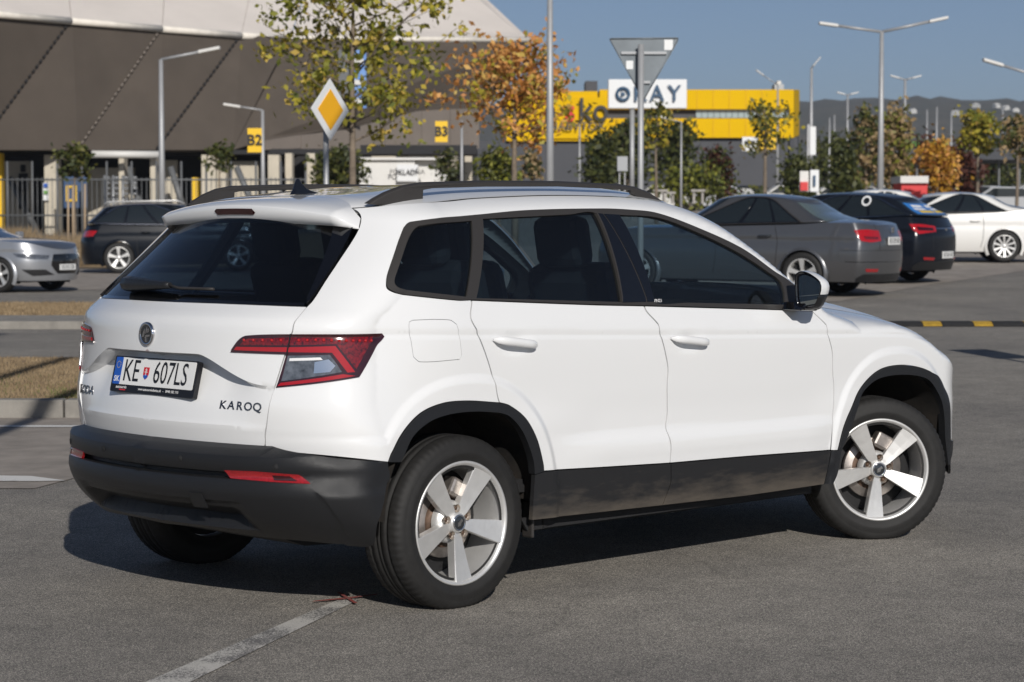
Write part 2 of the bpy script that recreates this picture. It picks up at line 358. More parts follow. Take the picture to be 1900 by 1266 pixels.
# parking bays on the right are paved with paler blocks
sheet('right_parking', [(U(1275, 29.5), 29.5), (U(1560, 31.3), 31.3), (U(1700, 35.5), 35.5), (U(1905, 42.2), 42.2), (U(2100, 49), 49), (U(2100, 62), 62), (U(700, 62), 62), (U(700, 29.5), 29.5)], 'paver', .005, step=2)
for k in range(6):
    a = (U(1640+35*k, 33.2+1.9*k), 33.2+1.9*k); sheet('bay_line', [a, (a[0]+.12, a[1]-.10), (a[0]-5.0, a[1]+2.35), (a[0]-5.12, a[1]+2.45)], 'white_paint', .011)
sheet('far_paving', [(U(1000, 70), 70), (U(2000, 70), 70), (U(2000, 150), 150), (U(1000, 150), 150)], 'paver', .006, step=5)
# the worn bay line under the tail of the SUV with its sprayed red cross
ln = [(-.118, 8.80), (.0, 8.84)]
sheet('worn_bay_line', [(U(230, 6.8), 6.8), (U(318, 6.8), 6.8), (U(664, 8.44), 8.44), (U(640, 8.50), 8.50), (U(618, 8.40), 8.40)], 'worn_paint', .004, step=.3)
sheet('sprayed_cross', [(U(576, 8.37), 8.37), (U(640, 8.43), 8.43), (U(700, 8.53), 8.53), (U(698, 8.55), 8.55), (U(640, 8.465), 8.465), (U(580, 8.39), 8.39)], 'red_paint', .008, step=.2)
sheet('sprayed_cross', [(U(622, 8.58), 8.58), (U(629, 8.58), 8.58), (U(662, 8.33), 8.33), (U(654, 8.33), 8.33)], 'red_paint', .0095, step=.2)
# speed bump
mat('bump_black', (.02, .02, .02), .8, var=.3, vscale=20); mat('bump_yellow', (.40, .25, .03), .6, var=.25, vscale=20)
sb = empty('speed_bump', on_ground(1750, 26.0)); sb.rotation_euler = (0, 0, YAW-math.pi/2); tag(sb, 'black and yellow rubber speed bump lying across the grey lane', 'speed bump')
u0 = -2.4
for k in range(40):
    L = .22 if k % 2 else .37
    x, y = uv_xy(U(1750, 26)+u0, 26.0); dz = ground_z(x, y)-sb.location.z
    b = MB().prism([(-.20, 0), (-.17, .02), (-.08, .05), (.08, .05), (.17, .02), (.20, 0)], u0+.003, u0+L-.003, 'x'); b.v = [(v[0], v[1], v[2]+dz+.003) for v in b.v]
    b.build('bump_segment', 'bump_yellow' if k % 2 else 'bump_black', sb); u0 += L
PI = math.pi
# ================================================================ THE WHITE SUV
mat('paint_white', (.745, .75, .75), .24, coat=1, coat_rough=.02, spec=.4)
mat('grained_plastic', (.014, .0145, .016), .34, bump=.25, bscale=700, spec=.45)
def dusty():
    m = mat('dusty_plastic', (.016, .016, .017), .5); t = m.node_tree; b_ = t.nodes['Principled BSDF']; tc = N(t, 'ShaderNodeTexCoord'); sp_ = N(t, 'ShaderNodeSeparateXYZ'); t.links.new(tc.outputs['Object'], sp_.inputs[0])
    mp = N(t, 'ShaderNodeMapping'); mp.inputs['Scale'].default_value = (2.2, 2.2, 9); t.links.new(tc.outputs['Object'], mp.inputs[0])
    n = N(t, 'ShaderNodeTexNoise'); n.inputs['Scale'].default_value = 2.2; n.inputs['Detail'].default_value = 7; n.inputs['Roughness'].default_value = .65; t.links.new(mp.outputs[0], n.inputs['Vector'])
    mr = N(t, 'ShaderNodeMapRange'); mr.inputs['From Min'].default_value = .45; mr.inputs['From Max'].default_value = .30; mr.inputs['To Min'].default_value = -.30; mr.inputs['To Max'].default_value = .22; t.links.new(sp_.outputs['Z'], mr.inputs['Value'])
    ad = N(t, 'ShaderNodeMath', operation='ADD'); t.links.new(n.outputs[0], ad.inputs[0]); t.links.new(mr.outputs[0], ad.inputs[1])
    r = N(t, 'ShaderNodeValToRGB'); e = r.color_ramp.elements; e[0].position = .40; e[0].color = (.014, .014, .015, 1); e[1].position = .82; e[1].color = (.080, .068, .055, 1); t.links.new(ad.outputs[0], r.inputs[0]); t.links.new(r.outputs[0], b_.inputs['Base Color'])
dusty()
mat('trim_rubber', (.034, .031, .029), .45)
mat('gloss_black', (.004, .004, .005), .06, coat=1)
mat('tyre_rubber', (.011, .0105, .010), .72, var=.25, vscale=30, bump=.12, bscale=300)
mat('alloy_silver', (.68, .675, .66), .42, metal=.6, var=.05, vscale=20, coat=0)
mat('alloy_dusty', (.42, .37, .32), .45, metal=.7, var=.3, vscale=14)
mat('brake_rust', (.10, .062, .042), .6, metal=.4, var=.4, vscale=30)
mat('brake_steel', (.42, .38, .35), .4, metal=.9, var=.2, vscale=25)
mat('chrome', (.75, .75, .76), .08, metal=1)
mat('badge_chrome', (.22, .22, .23), .18, metal=1)
mat('dark_chrome', (.03, .035, .04), .10, metal=.3, coat=1)
mat('inner_dark', (.012, .012, .013), .8)
mat('seat_cloth', (.030, .032, .036), .85, bump=.3, bscale=400)
mat('headliner', (.22, .22, .21), .9)
mat('wheel_well', (.006, .006, .006), .95, col2=(.030, .023, .017), vscale=7)
mat('plate_white', (.78, .78, .76), .3, coat=.4)
mat('plate_blue', (.015, .09, .42), .35)
mat('print_black', (.008, .008, .010), .4)
mat('print_white', (.75, .75, .75), .5)
mat('print_red', (.55, .02, .03), .4)
mat('print_yellow', (.75, .52, .03), .4)
mat('lamp_dark_red', (.030, .002, .004), .08, coat=1, var=.25, vscale=40)
mat('lamp_red', (.36, .005, .008), .12, coat=1)
mat('lamp_led_red', (.24, .005, .008), .10, coat=1, col2=(.03, .001, .002), vscale=90)
mat('lamp_bead', (.42, .012, .014), .1, coat=1)
mat('lamp_clear', (.24, .25, .27), .12, metal=.55, coat=1, col2=(.05, .055, .06), vscale=26)
mat('reflector_red', (.30, .012, .016), .16, coat=1, var=.25, vscale=150)
mat('mirror_glass', (.62, .68, .66), .02, metal=1)
glass_mat('tinted_glass', (.34, .43, .48))  # dark tint; its blue also stands in for reflections on the side windows
glass_mat('front_glass', (.60, .72, .78))  # blue in the tint imitates the reflection on the front door glass
glass_mat('rear_glass', (.13, .18, .24))
PW = 'paint_white'
# ---------------------------------------------------------------- body surface of the white SUV (metres; x forward from rear axle, z up)

def smooth_tab(xs, ys):
    xs = np.array(xs, float); ys = np.array(ys, float)
    d = np.diff(ys)/np.diff(xs); m = np.zeros(len(xs)); m[0] = d[0]; m[-1] = d[-1]
    for i in range(1, len(xs)-1):
        m[i] = 0 if d[i-1]*d[i] <= 0 else 2*d[i-1]*d[i]/(d[i-1]+d[i])
    def f(x):
        x = np.clip(np.asarray(x, float), xs[0], xs[-1]); i = np.clip(np.searchsorted(xs, x, side='right')-1, 0, len(xs)-2)
        h = xs[i+1]-xs[i]; t = (x-xs[i])/h
        return ((2*t**3-3*t**2+1)*ys[i]+(t**3-2*t**2+t)*h*m[i]+(-2*t**3+3*t**2)*ys[i+1]+(t**3-t**2)*h*m[i+1])
    return f
f_belt = smooth_tab([-.8,-.35,.07,.71,1.0,1.87,2.07,2.2,3.6],[1.19,1.185,1.149,1.115,1.105,1.067,1.053,1.045,1.0])
f_crease = smooth_tab([-.9,-.4,.06,1.07,2.15,2.7,3.0,3.6],[1.055,1.05,1.036,1.0,.965,.945,.90,.85])
f_w = smooth_tab([0,.2,.30,.355,.395,.47,.55,.70,.90,.955,.980,1.0,1.3,2.0],
                 [.893,.906,.911,.9145,.9135,.896,.897,.903,.9075,.9070,.9025,.9055,.900,.872])
f_xr = smooth_tab([.2,.60,.70,.78,.87,1.0,1.05,1.075,1.095,1.14,1.41,1.47,1.52,1.6],
                  [-.74,-.775,-.80,-.812,-.80,-.793,-.79,-.783,-.765,-.705,-.415,-.365,-.335,-.32])
AR, AF = .40, .46
XF = 3.04
def sstep(a, b, x):
    t = np.clip((x-a)/(b-a), 0, 1); return t*t*(3-2*t)
def arch_metric(x, z, x0, ax, az, m=2.3):
    return ((np.abs(x-x0)/ax)**m+(np.clip(z-.30, 0, None)/az)**m)**(1/m)
def Wf(x, z):
    zb = f_belt(x); zc = f_crease(x)
    q = np.where(z < zc, (z-.27)/(zc-.27), 1+(z-zc)/(zb-zc))
    w = f_w(np.clip(q, 0, 2))
    led = sstep(.38, .75, x)*(1-sstep(2.0, 2.3, x))            # the lower door ledge only spans the doors
    plain = .893+.014*sstep(-.05, .6, q)
    led = led+(1-led)*sstep(.50, .72, q)
    w = w*led+plain*(1-led)
    up = np.clip(z-zb, 0, None)
    w = w-.34*up-.22*up**2-14.0*np.clip(z-(f_seam(x)-.065), 0, None)**2
    w = w-.018*np.clip((x-1.2)/1.9, -1.2, 1.2)**2+.006
    w = w-(.10+.30*sstep(.65, 1.05, z))*np.clip(-x, 0, None)**2     # tapers in plan towards the tail
    for x0 in (0, 2.645):                                      # squared flares round the wheel arches
        rm = arch_metric(x, z, x0, .402, .478)
        w = w+.012*(1-sstep(1.13, 1.21, rm))
    # the fender rolls over towards the bonnet
    ft = np.clip(z-(f_fender(x)-.075), 0, None)
    w = w-np.where(x > 2.15, sstep(2.15, 2.3, x)*19*ft**2, 0)
    return w
f_fender = smooth_tab([2.0,2.2,2.4,2.7,2.85,2.95,3.05,3.15,3.3,3.6],[1.095,1.082,1.066,1.012,.965,.925,.87,.815,.75,.68])
f_seam = smooth_tab([-.45,-.2,0,.3,.8,1.1,1.3,1.48,1.653,1.843,1.965,2.121,2.2,2.4],
                    [1.445,1.478,1.505,1.53,1.545,1.542,1.53,1.50,1.44,1.331,1.247,1.135,1.082,1.0])
f_xb = smooth_tab([.24,.28,.32,.37,.43,.475,.50,.515,.535,.55,.595,.607,.622,.645,.66],
                  [-.62,-.69,-.745,-.80,-.838,-.852,-.848,-.838,-.836,-.842,-.845,-.838,-.815,-.76,-.74])
SL = 1.0
def S(s, z, off=0.0, disp=None, fx=None, ar=AR, wo=0.0):
    """right-hand body surface; s<0 wraps round the rear corner (s=-SL is the rear centre line), s>=0 runs forward"""
    s = np.asarray(s, float); z = np.asarray(z, float)
    def raw(s, z):
        xr = (fx or f_xr)(z); xc = xr+ar
        x = xc+s; w = Wf(np.maximum(x, xc), z)+wo
        phi = np.clip(-s/SL, 0, 1)*np.pi/2
        X = np.where(s < 0, xc-ar*np.sin(phi), x); Y = np.where(s < 0, -w*np.cos(phi), -w)
        fr = np.clip((x-XF)/AF, 0, 1)*np.pi/2                   # front corner
        X = np.where(x > XF, XF+AF*np.sin(fr), X); Y = np.where(x > XF, -w*np.cos(fr), Y)
        return np.stack([X, Y, z+0*X], -1)
    P = raw(s, z); e = 2e-3
    ds = raw(s+e, z)-raw(s-e, z); dz = raw(s, z+e)-raw(s, z-e)
    n = np.cross(ds, dz); n /= np.linalg.norm(n, axis=-1, keepdims=True)+1e-12
    o = off if disp is None else off+disp(s, z)
    return P+n*(np.asarray(o)[..., None] if np.ndim(o) else o), n

def SB(s, z, off=0.0, disp=None):
    return S(s, z, off, disp, f_xb, .42, .004)

BP = {
 'rdg': [(0.3433,1.1482), (0.3629,1.1265), (0.4345,1.0391), (0.439,1.0269), (0.4853,0.9421), (0.5314,0.8448), (0.5625,0.7609)],
 'fdg': [(1.3482,1.1027), (1.4368,1.0272), (1.4433,0.999), (1.4779,0.9153), (1.5087,0.8184), (1.5017,0.6799), (1.4735,0.606), (1.4776,0.5297), (1.471,0.4613)],
 'ffg': [(2.467,1.052), (2.5388,0.9896), (2.5457,0.9495), (2.5826,0.8635), (2.6046,0.7227), (2.5631,0.5809), (2.5349,0.4372)],
 'rarchL': [(-0.0189,0.5765), (0.0652,0.6703), (0.1712,0.7429), (0.2807,0.7745), (0.3981,0.7771), (0.5625,0.7609)],
 'rarchR': [(0.5625,0.7609), (0.6146,0.7456), (0.6815,0.6953), (0.7193,0.6124), (0.7455,0.5103), (0.7457,0.4852)],
 'farch': [(2.5754,0.4348), (2.6261,0.5418), (2.7279,0.6589), (2.8312,0.7334), (2.9432,0.7791), (3.0782,0.79), (3.2055,0.778), (3.3204,0.7502), (3.4064,0.7077), (3.4383,0.6404), (3.4327,0.5647), (3.4338,0.4144)],
 'wout': [(0.3433,1.1482), (0.275,1.1488), (-0.0445,1.1799), (-0.1161,1.1929), (-0.1496,1.2084), (-0.1887,1.2544), (-0.224,1.3592), (-0.2289,1.4165), (-0.2081,1.4364), (0.1707,1.4638), (0.4471,1.4825), (0.8645,1.4905), (1.0336,1.4868), (1.2052,1.4741), (1.4989,1.4091), (1.8208,1.3237), (2.0954,1.2252), (2.1958,1.194), (2.316,1.1509), (2.484,1.0949), (2.5515,1.0638)],
 'wbot': [(2.5515,1.0638), (2.467,1.052), (2.1414,1.0679), (1.3482,1.1027), (1.0367,1.1146), (0.3433,1.1482)],
 'fuel': [(0.1231,1.0755), (0.1329,1.0819), (0.298,1.0787), (0.335,1.062), (0.3468,1.036), (0.3639,0.9471), (0.355,0.9316), (0.1744,0.9297), (0.1469,0.9482), (0.1279,1.0483)],
 'dpil': [(-0.4345,1.4066), (-0.4428,1.3063), (-0.4407,1.2253), (-0.427,1.1495), (-0.4288,1.1344), (-0.4193,1.1027), (-0.4171,1.0726), (-0.4184,1.0381), (-0.4547,0.9415), (-0.4878,0.8449), (-0.5123,0.7579), (-0.5649,0.6168)],
 'btop': [(-0.5649,0.6168), (-0.426,0.6107), (-0.2509,0.5985), (-0.0189,0.5765)],
 'spj': [(-0.4884,1.4888), (-0.4619,1.4786), (-0.4487,1.4645), (-0.4402,1.4404), (-0.4345,1.4066)],
 'clad': [(0.7457,0.4852), (1.471,0.4613)],
 'cladf': [(1.471,0.4613), (1.9358,0.4534), (2.5349,0.4372)],
 'cladgap': [(1.471,0.4613), (1.4717,0.3835), (1.4225,0.2919)],
 'sillr': [(1.4225,0.2919), (0.673,0.3012), (0.6949,0.4766)],
 'sillf': [(2.5349,0.4372), (2.5183,0.3759), (2.4853,0.2898), (1.9418,0.2854), (1.4225,0.2919)],
 'rinner': [(0.6949,0.4766), (0.6908,0.529), (0.6664,0.6015), (0.6345,0.6703), (0.5871,0.7124), (0.4947,0.7302), (0.3645,0.7359), (0.2538,0.7243), (0.1766,0.6991), (0.1041,0.6539), (0.0409,0.5728)],
 'finner': [(3.4133,0.3058), (3.3989,0.4151), (3.3877,0.5531), (3.362,0.6381), (3.3146,0.7014), (3.229,0.7321), (3.0663,0.7463), (2.9167,0.7365), (2.8259,0.7045), (2.7576,0.6572), (2.649,0.4969), (2.5999,0.4354), (2.5701,0.3366), (2.536,0.2889), (2.4853,0.2898), (2.5183,0.3759), (2.5349,0.4372)],
 'gq': [(-0.1757,1.3986), (-0.1524,1.4205), (0.1478,1.4405), (0.3045,1.1597), (-0.0549,1.1971), (-0.1101,1.2138), (-0.1353,1.24), (-0.1748,1.3455)],
 'gr': [(0.2043,1.4478), (0.8301,1.4709), (1.1902,1.12), (0.3627,1.1535)],
 'gf': [(0.9716,1.4647), (1.2099,1.454), (1.4745,1.3957), (1.7993,1.3058), (2.0525,1.2213), (2.1794,1.1717), (2.279,1.0822), (1.3935,1.1151)],
 'tl': [(-0.6517,0.9672), (-0.6477,0.9791), (-0.6172,1.0169), (-0.5874,1.0292), (-0.4182,1.0373), (0.0236,1.0377), (0.0319,1.0244), (-0.116,0.8844), (-0.4802,0.8451), (-0.4394,0.9648)],
 'tlclear': [(-0.4321,0.9601), (-0.2587,0.9642), (-0.2299,0.9335), (-0.2055,0.9027), (-0.46,0.8685)],
 'tlband': [(-0.6374,0.9755), (-0.6293,0.9874), (-0.4285,0.99), (-0.2329,0.9957), (-0.1391,0.902), (-0.1788,0.9006), (-0.2486,0.9718), (-0.4286,0.9727)],
 'tlled': [(-0.6049,1.0095), (-0.5844,1.0177), (-0.4209,1.0246), (-0.0258,1.0248), (-0.1327,0.9115), (-0.2278,1.0024), (-0.422,0.9977), (-0.615,0.9937)],
 'tllow': [(-0.4738,0.8509), (-0.462,0.8627), (-0.2006,0.895), (-0.1368,0.8886)],
}
KP = {
 'right': [(0.0378,0.5769), (0.0376,0.4858), (0.0023,0.4188), (-0.1006,0.3516), (-0.2219,0.2824)],
 'refl': [(-0.6612,0.543), (-0.5568,0.5457), (-0.3915,0.5392), (-0.3416,0.5075), (-0.4978,0.5098), (-0.6398,0.515)],
 'sens': [(-0.4736,0.565), (-0.821,0.5737), (-1,0.5847)],
 'bott': [(-0.2289,0.2779), (-0.334,0.2753), (-0.4982,0.2845), (-0.6486,0.2903), (-0.86,0.3061)],
 'cut': [(-0.3389,0.5068), (-0.2818,0.4575), (-0.2546,0.3764), (-0.334,0.2753)],
}

def subdiv(lp, n=4):
    out = []
    for a, c in zip(lp, lp[1:]+lp[:1]): out += [(a[0]+(c[0]-a[0])*k/n, a[1]+(c[1]-a[1])*k/n) for k in range(n)]
    return out
GR, GF = BP['gr'], BP['gf']
suv = empty('white_suv')
tag(suv, 'clean white five-door SUV with black cladding, roof rails and five-spoke alloy wheels', 'car')
def s_of(x, z): return float(x-f_xr(z)-AR)
def both_sides(name, loops, m, **k):
    par = k.pop('parent', suv); out = []
    for md in ('right', 'left'): out.append(panel(name, S, loops, m, par, mode=md, **k))
    return out
seam = [(s_of(x, float(f_seam(x))), float(f_seam(x))) for x in (2.2, 2.12, 2.04, 1.95, 1.85, 1.75, 1.65, 1.55, 1.45, 1.35, 1.2, 1.0, .8, .6, .4, .25, .12)]
R_ = lambda k: BP[k][::-1]
side_loop = BP['dpil']+BP['btop'][1:]+BP['rarchL'][1:]+R_('rdg')[1:]+BP['wout'][1:]+[(s_of(2.215, 1.073), 1.073)]+seam+[(-.2, 1.507)]+BP['spj'][:-1]
def door_disp(xh, zh):
    def f(s, z):
        x = s+f_xr(z)+AR
        return -.014*np.exp(-((x-xh)/.055)**2-((z-zh)/.026)**2)
    return f
def crease_lines():
    out = []
    for q in (.95, .968, .982, 1.0):
        ln_ = []
        for x in np.arange(-.62, 3.1, .012):
            zc_ = float(f_crease(x)); z_ = .27+q*(zc_-.27); s_ = s_of(x, z_)
            ln_.append((s_, z_))
        out.append(ln_)
    return out
def flare_lines(x0):
    out = []
    for rm in (1.125, 1.15, 1.17, 1.19, 1.215):
        ln_ = []
        for a in np.linspace(.03, math.pi-.03, 110):
            c_, s_ = math.cos(a), math.sin(a); r_ = rm/((abs(c_)/.402)**2.3+(s_/.478)**2.3)**(1/2.3); x_, z_ = x0+r_*c_, .30+r_*s_; ln_.append((s_of(x_, z_), z_))
        out.append(ln_)
    return out
CL, FR, FF = crease_lines(), flare_lines(0), flare_lines(2.645)
both_sides('quarter_panel', [side_loop, BP['fuel']], PW, res=.02, hole_inset=.0006, lines=CL+FR)
both_sides('fuel_flap', [BP['fuel']], PW, res=.02, inset=.0012, lines=CL)
rd = BP['rdg']+BP['rarchR'][1:]+BP['clad'][1:]+R_('fdg')[1:]+[BP['wbot'][4]]
fdl = BP['fdg']+BP['cladf'][1:]+R_('ffg')[1:]+[BP['wbot'][2]]
doors = {}
for nm, lp, xh, zh in (('rear_door', rd, .235, .982), ('front_door', fdl, 1.225, .953)):
    doors[nm] = both_sides(nm, [lp], PW, res=.02, disp=door_disp(xh, zh), inset=.0032, lines=CL+FR)
ff_x = [2.215, 2.35, 2.5, 2.65, 2.8, 2.9, 2.97, 3.03, 3.1, 3.2, 3.28, 3.36, 3.45]
fend = BP['ffg'][:]+BP['farch']+[(s_of(3.10, .42), .42), (s_of(3.2, .42), .42), (s_of(3.44, .41), .41), (s_of(3.45, .60), .60)]
fend += [(s_of(x, float(f_fender(x))-.004), float(f_fender(x))-.004) for x in ff_x[::-1]]+[BP['wout'][-1]]
both_sides('front_fender', [fend], PW, res=.02, lines=CL+FF)
# front end (seen only from the side): bumper skin, grille, lower grille, headlamps
se = lambda x, z: s_of(x, z)
fb = [(se(3.445, .41), .41), (se(3.455, .60), .60), (se(3.455, .69), .69), (se(3.5, .69), .69), (se(3.5, .40), .40)]
panel('front_bumper', S, [fb], PW, suv, mode='both', res=.04, smooth=False)
panel('front_bumper_lower', S, [[(se(3.05, .415), .415), (se(3.5, .395), .395), (se(3.5, .24), .24), (se(3.12, .25), .25), (se(3.07, .33), .33)]], 'grained_plastic', suv, mode='both', res=.04, smooth=False)
panel('grille', S, [[(se(3.30, .66), .66), (se(3.5, .67), .67), (se(3.5, .56), .56), (se(3.32, .57), .57)]], 'gloss_black', suv, mode='both', off=.006, res=.03, smooth=False)
both_sides('headlamp', [[(se(3.19, .685), .685), (se(3.29, .67), .67), (se(3.29, .60), .60), (se(3.21, .64), .64)]], 'lamp_clear', off=.005, res=.03, smooth=False)
# black plastic along the sills and arches
for par, lp in (('rear_door', BP['clad']+BP['cladgap'][1:]+BP['sillr'][1:]), ('front_door', BP['cladf']+BP['sillf'][1:]+R_('cladgap')[1:-1])):
    for i, md in enumerate(('right', 'left')): panel('door_cladding', S, [lp], 'dusty_plastic', doors[par][i], off=.006, mode=md, smooth=False, thick=.02)
both_sides('wheel_arch_trim', [BP['rarchL']+BP['rarchR'][1:]+BP['rinner']], 'grained_plastic', off=.007, thick=.035, res=.025, inset=.001)
both_sides('wheel_arch_trim', [[BP['sillf'][0]]+BP['farch']+[(se(3.105, .414), .414), (se(3.10, .36), .36), (se(3.07, .30), .30)]+BP['finner'][:-1]], 'grained_plastic', off=.007, thick=.035, res=.025, inset=.001, corner=50)
both_sides('sill', [[(se(.32, .305), .305), (se(1.1, .297), .297), (se(2.12, .295), .295), (se(2.10, .25), .25), (se(.36, .25), .25)]], 'inner_dark', off=-.055, smooth=False)
# side windows
both_sides('window_surround', [BP['wout']+BP['wbot'][1:], BP['gq'], subdiv(BP['gr']), BP['gf'][:6]+subdiv(BP['gf'][6:]+BP['gf'][:1])[:-4]], 'trim_rubber', off=.004, thick=.014, inset=.0005, res=.03, corner=52)
gb = lambda a, b: a
def shrink(lp, d): return [(v.x, v.y) for v in inset_loop([Vector(q) for q in lp], d)]
for nm, k in (('quarter_window', 'gq'), ('rear_door_window', 'gr'), ('front_door_window', 'gf')):
    both_sides(nm, [shrink(subdiv(BP[k]) if k == 'gr' else BP[k], -.006)], 'front_glass' if k == 'gf' else 'tinted_glass', off=-.003, thick=0, inset=0, res=.05)
# gloss black pillar covers between the door windows
def lerp2(a, b, t): return (a[0]+(b[0]-a[0])*t, a[1]+(b[1]-a[1])*t)
gr, gf = BP['gr'], BP['gf']
p_top = (.875, 1.468); p_bot = (1.345, 1.116)
both_sides('pillar_cover', [[(gr[1][0]+.012, gr[1][1]), (p_top[0]-.003, p_top[1]), (p_bot[0]-.003, p_bot[1]), (gr[2][0]+.012, gr[2][1]-.003)]], 'gloss_black', off=.0065, inset=.0, res=.03, smooth=False)
both_sides('pillar_cover', [[(p_top[0]+.004, p_top[1]), (gf[0][0]-.002, gf[0][1]), (gf[7][0]-.002, gf[7][1]), (p_bot[0]+.004, p_bot[1])]], 'gloss_black', off=.0065, inset=.0, res=.03, smooth=False)
both_sides('glass_run', [[(gr[1][0]+.001, gr[1][1]), (gr[1][0]+.010, gr[1][1]), (gr[2][0]+.010, gr[2][1]-.003), (gr[2][0]+.001, gr[2][1])]], 'trim_rubber', off=.0085, inset=0, res=.05)
q0, q1 = BP['gq'][2], BP['gq'][3]
# dark lining inside the body, open at the windows
lin = [(-.42, .84), (-.42, .95), (-.40, 1.12), (-.40, 1.40), (-.3, 1.46), (.15, 1.50), (.5, 1.525), (1.0, 1.525), (s_of(1.45, 1.47), 1.47), (s_of(1.85, 1.30), 1.30), (s_of(2.12, 1.10), 1.10), (s_of(2.2, 1.0), 1.0), (s_of(2.2, .84), .84), (s_of(2.0, .5), .5), (s_of(.6, .5), .5), (s_of(.5, .84), .84)]
both_sides('inner_lining', [lin, shrink(BP['gq'], -.012), shrink(BP['gr'], -.012), shrink(BP['gf'], -.012)], 'inner_dark', off=-.035, thick=0, inset=0, res=.06)
# tailgate with the stepped number-plate recess
def y_of(s): return np.cos(np.clip(-s/SL, 0, 1)*np.pi/2)*.90
def gate_disp(s, z):
    y = y_of(s); zl = .955-.105*sstep(.30, .62, y)**.8
    dep = .075*np.clip((z-.70)/.255, 0, 1)**.8*(1-.85*sstep(.40, .66, y))
    return -np.where(z < zl, dep*np.clip((zl-z)/.010, 0, 1), 0)
zl_ = lambda s: float(.955-.105*sstep(.30, .62, y_of(np.array(s)))**.8)
gl_ = [[(float(s), zl_(s)+dz) for s in np.linspace(-.999, -.505, 46)] for dz in (.001, -.0105)]
gate = BP['dpil'][4:]+[(-.75, .628), (-SL, .632), (-SL, 1.140), (-.75, 1.1395)]
tailgate = panel('tailgate', S, [gate], PW, suv, mode='both', disp=gate_disp, res=.02, lines=gl_, hard=True)
fin_in = [(-.560, 1.455), (-.530, 1.39), (-.495, 1.27), (-.455, 1.165), (-.444, 1.14)]
panel('rear_window', S, [[(-SL, 1.141)]+[(-SL, 1.47)]+[(-.60, 1.468)]+fin_in+[(-.75, 1.1405)]], 'rear_glass', suv, mode='both', off=-.002, thick=0, inset=0, res=.05, smooth=False)
for md in ('right', 'left'):
    panel('window_fin', S, [[(-.4575, 1.412), (-.4500, 1.3063), (-.4465, 1.2253), (-.4335, 1.1495), (-.436, 1.140)]+fin_in[::-1][1:]], 'gloss_black', suv, mode=md, off=.009, thick=.02, inset=0, res=.03)
panel('window_seal', S, [[(-SL, 1.1385), (-SL, 1.150), (-.75, 1.149), (-.452, 1.146), (-.442, 1.136), (-.75, 1.138)]], 'gloss_black', suv, mode='both', off=.001, thick=.006, inset=0, res=.02, smooth=False)
# tail lamps
for md in ('right', 'left'):
    tl = panel('tail_lamp', S, [BP['tl']], 'lamp_dark_red', suv, off=.005, thick=.012, inset=0, res=.02, mode=md, corner=30)
    panel('light_strip', S, [BP['tlband']], 'lamp_red', tl, off=.0075, thick=.003, inset=0, res=.02, mode=md, smooth=False)
    panel('led_row', S, [BP['tlled']], 'lamp_led_red', tl, off=.0062, thick=.002, inset=0, res=.02, mode=md, smooth=False)
    panel('clear_lens', S, [BP['tlclear']], 'lamp_clear', tl, off=.0082, thick=.004, inset=0, res=.02, mode=md, smooth=False)
    panel('lower_strip', S, [BP['tllow']], 'lamp_red', tl, off=.0068, thick=.003, inset=0, res=.02, mode=md, smooth=False)
    for k in range(17):
        s_ = -.60+.56*k/16
        if abs(s_+.42) < .02: continue
        Pq, Nq = S(np.array(s_), np.array(1.0165-.004*abs(k-8)/8), .0078); Pq = Vector(Pq)
        if md == 'left': Pq.y *= -1
        b = MB().lathe([(0, .0040), (.0036, .003), (.0056, 0)], 8, axis='z'); nq = Vector(Nq); nq.y *= -1 if md == 'left' else 1; q = nq.to_track_quat('Z', 'Y').to_matrix().to_4x4(); b.v = [Matrix.Translation(Pq) @ q @ Vector(v) for v in b.v]; b.build('led', 'lamp_bead', tl)
    panel('light_guide', S, [[(-.425, .951), (-.30, .955), (-.29, .946), (-.427, .941)]], 'print_white', tl, off=.0092, thick=.002, inset=0, res=.03, mode=md, smooth=False)
    panel('reflector_bowl', S, [[(-.325, .938), (-.265, .948), (-.235, .925), (-.26, .903), (-.33, .898)]], 'chrome', tl, off=.0090, thick=.002, inset=0, res=.02, mode=md, smooth=False)
    panel('lamp_gap', S, [[(-.4225, 1.039), (-.4165, 1.039), (-.4345, .962), (-.4405, .962)]], 'print_black', tl, off=.0085, thick=.002, inset=0, res=.02, mode=md, smooth=False)
# rear bumper
f_cut = smooth_tab([.26, .2753, .32, .3764, .42, .4575, .49, .5068], [-.36, -.334, -.275, -.2546, -.262, -.2818, -.318, -.3389])
def bump_disp(s, z):
    g = -.030*sstep(.513, .520, z)*(1-sstep(.531, .537, z))*(1-sstep(-.41, -.385, s))
    c = sstep(-.60, -.66, -(-s)) if False else (1-sstep(-.70, -.60, s))
    d = -.055*sstep(.318, .326, z)*(1-sstep(.385, .40, z))*c
    e = -.012*sstep(.39, .40, z)*(1-sstep(.425, .432, z))*(1-sstep(-.66, -.58, s))
    wing = .006*sstep(-.014, 0, s-f_cut(z))*(1-sstep(.455, .50, z))
    return g+d+e+wing
bl = [(-SL, .648), (-.62, .643), (-.45, .622), (-.2509, .602), (.037, .579)]+KP['right'][1:-1]+KP['bott']+[(-SL, .300)]
bln = [[(float(s), z) for s in np.linspace(-.999, -.35, 40)] for z in (.5125, .5205, .5305, .5375)]+[[(float(s), z) for s in np.linspace(-.999, -.58, 26)] for z in (.318, .327, .385, .401, .432)]+[[(float(f_cut(z))+o_, float(z)) for z in np.linspace(.282, .497, 24)] for o_ in (-.014, .001)]
bumper = panel('rear_bumper', SB, [bl], 'grained_plastic', suv, mode='both', disp=bump_disp, thick=.03, inset=0, res=.024, lines=bln, hard=True)
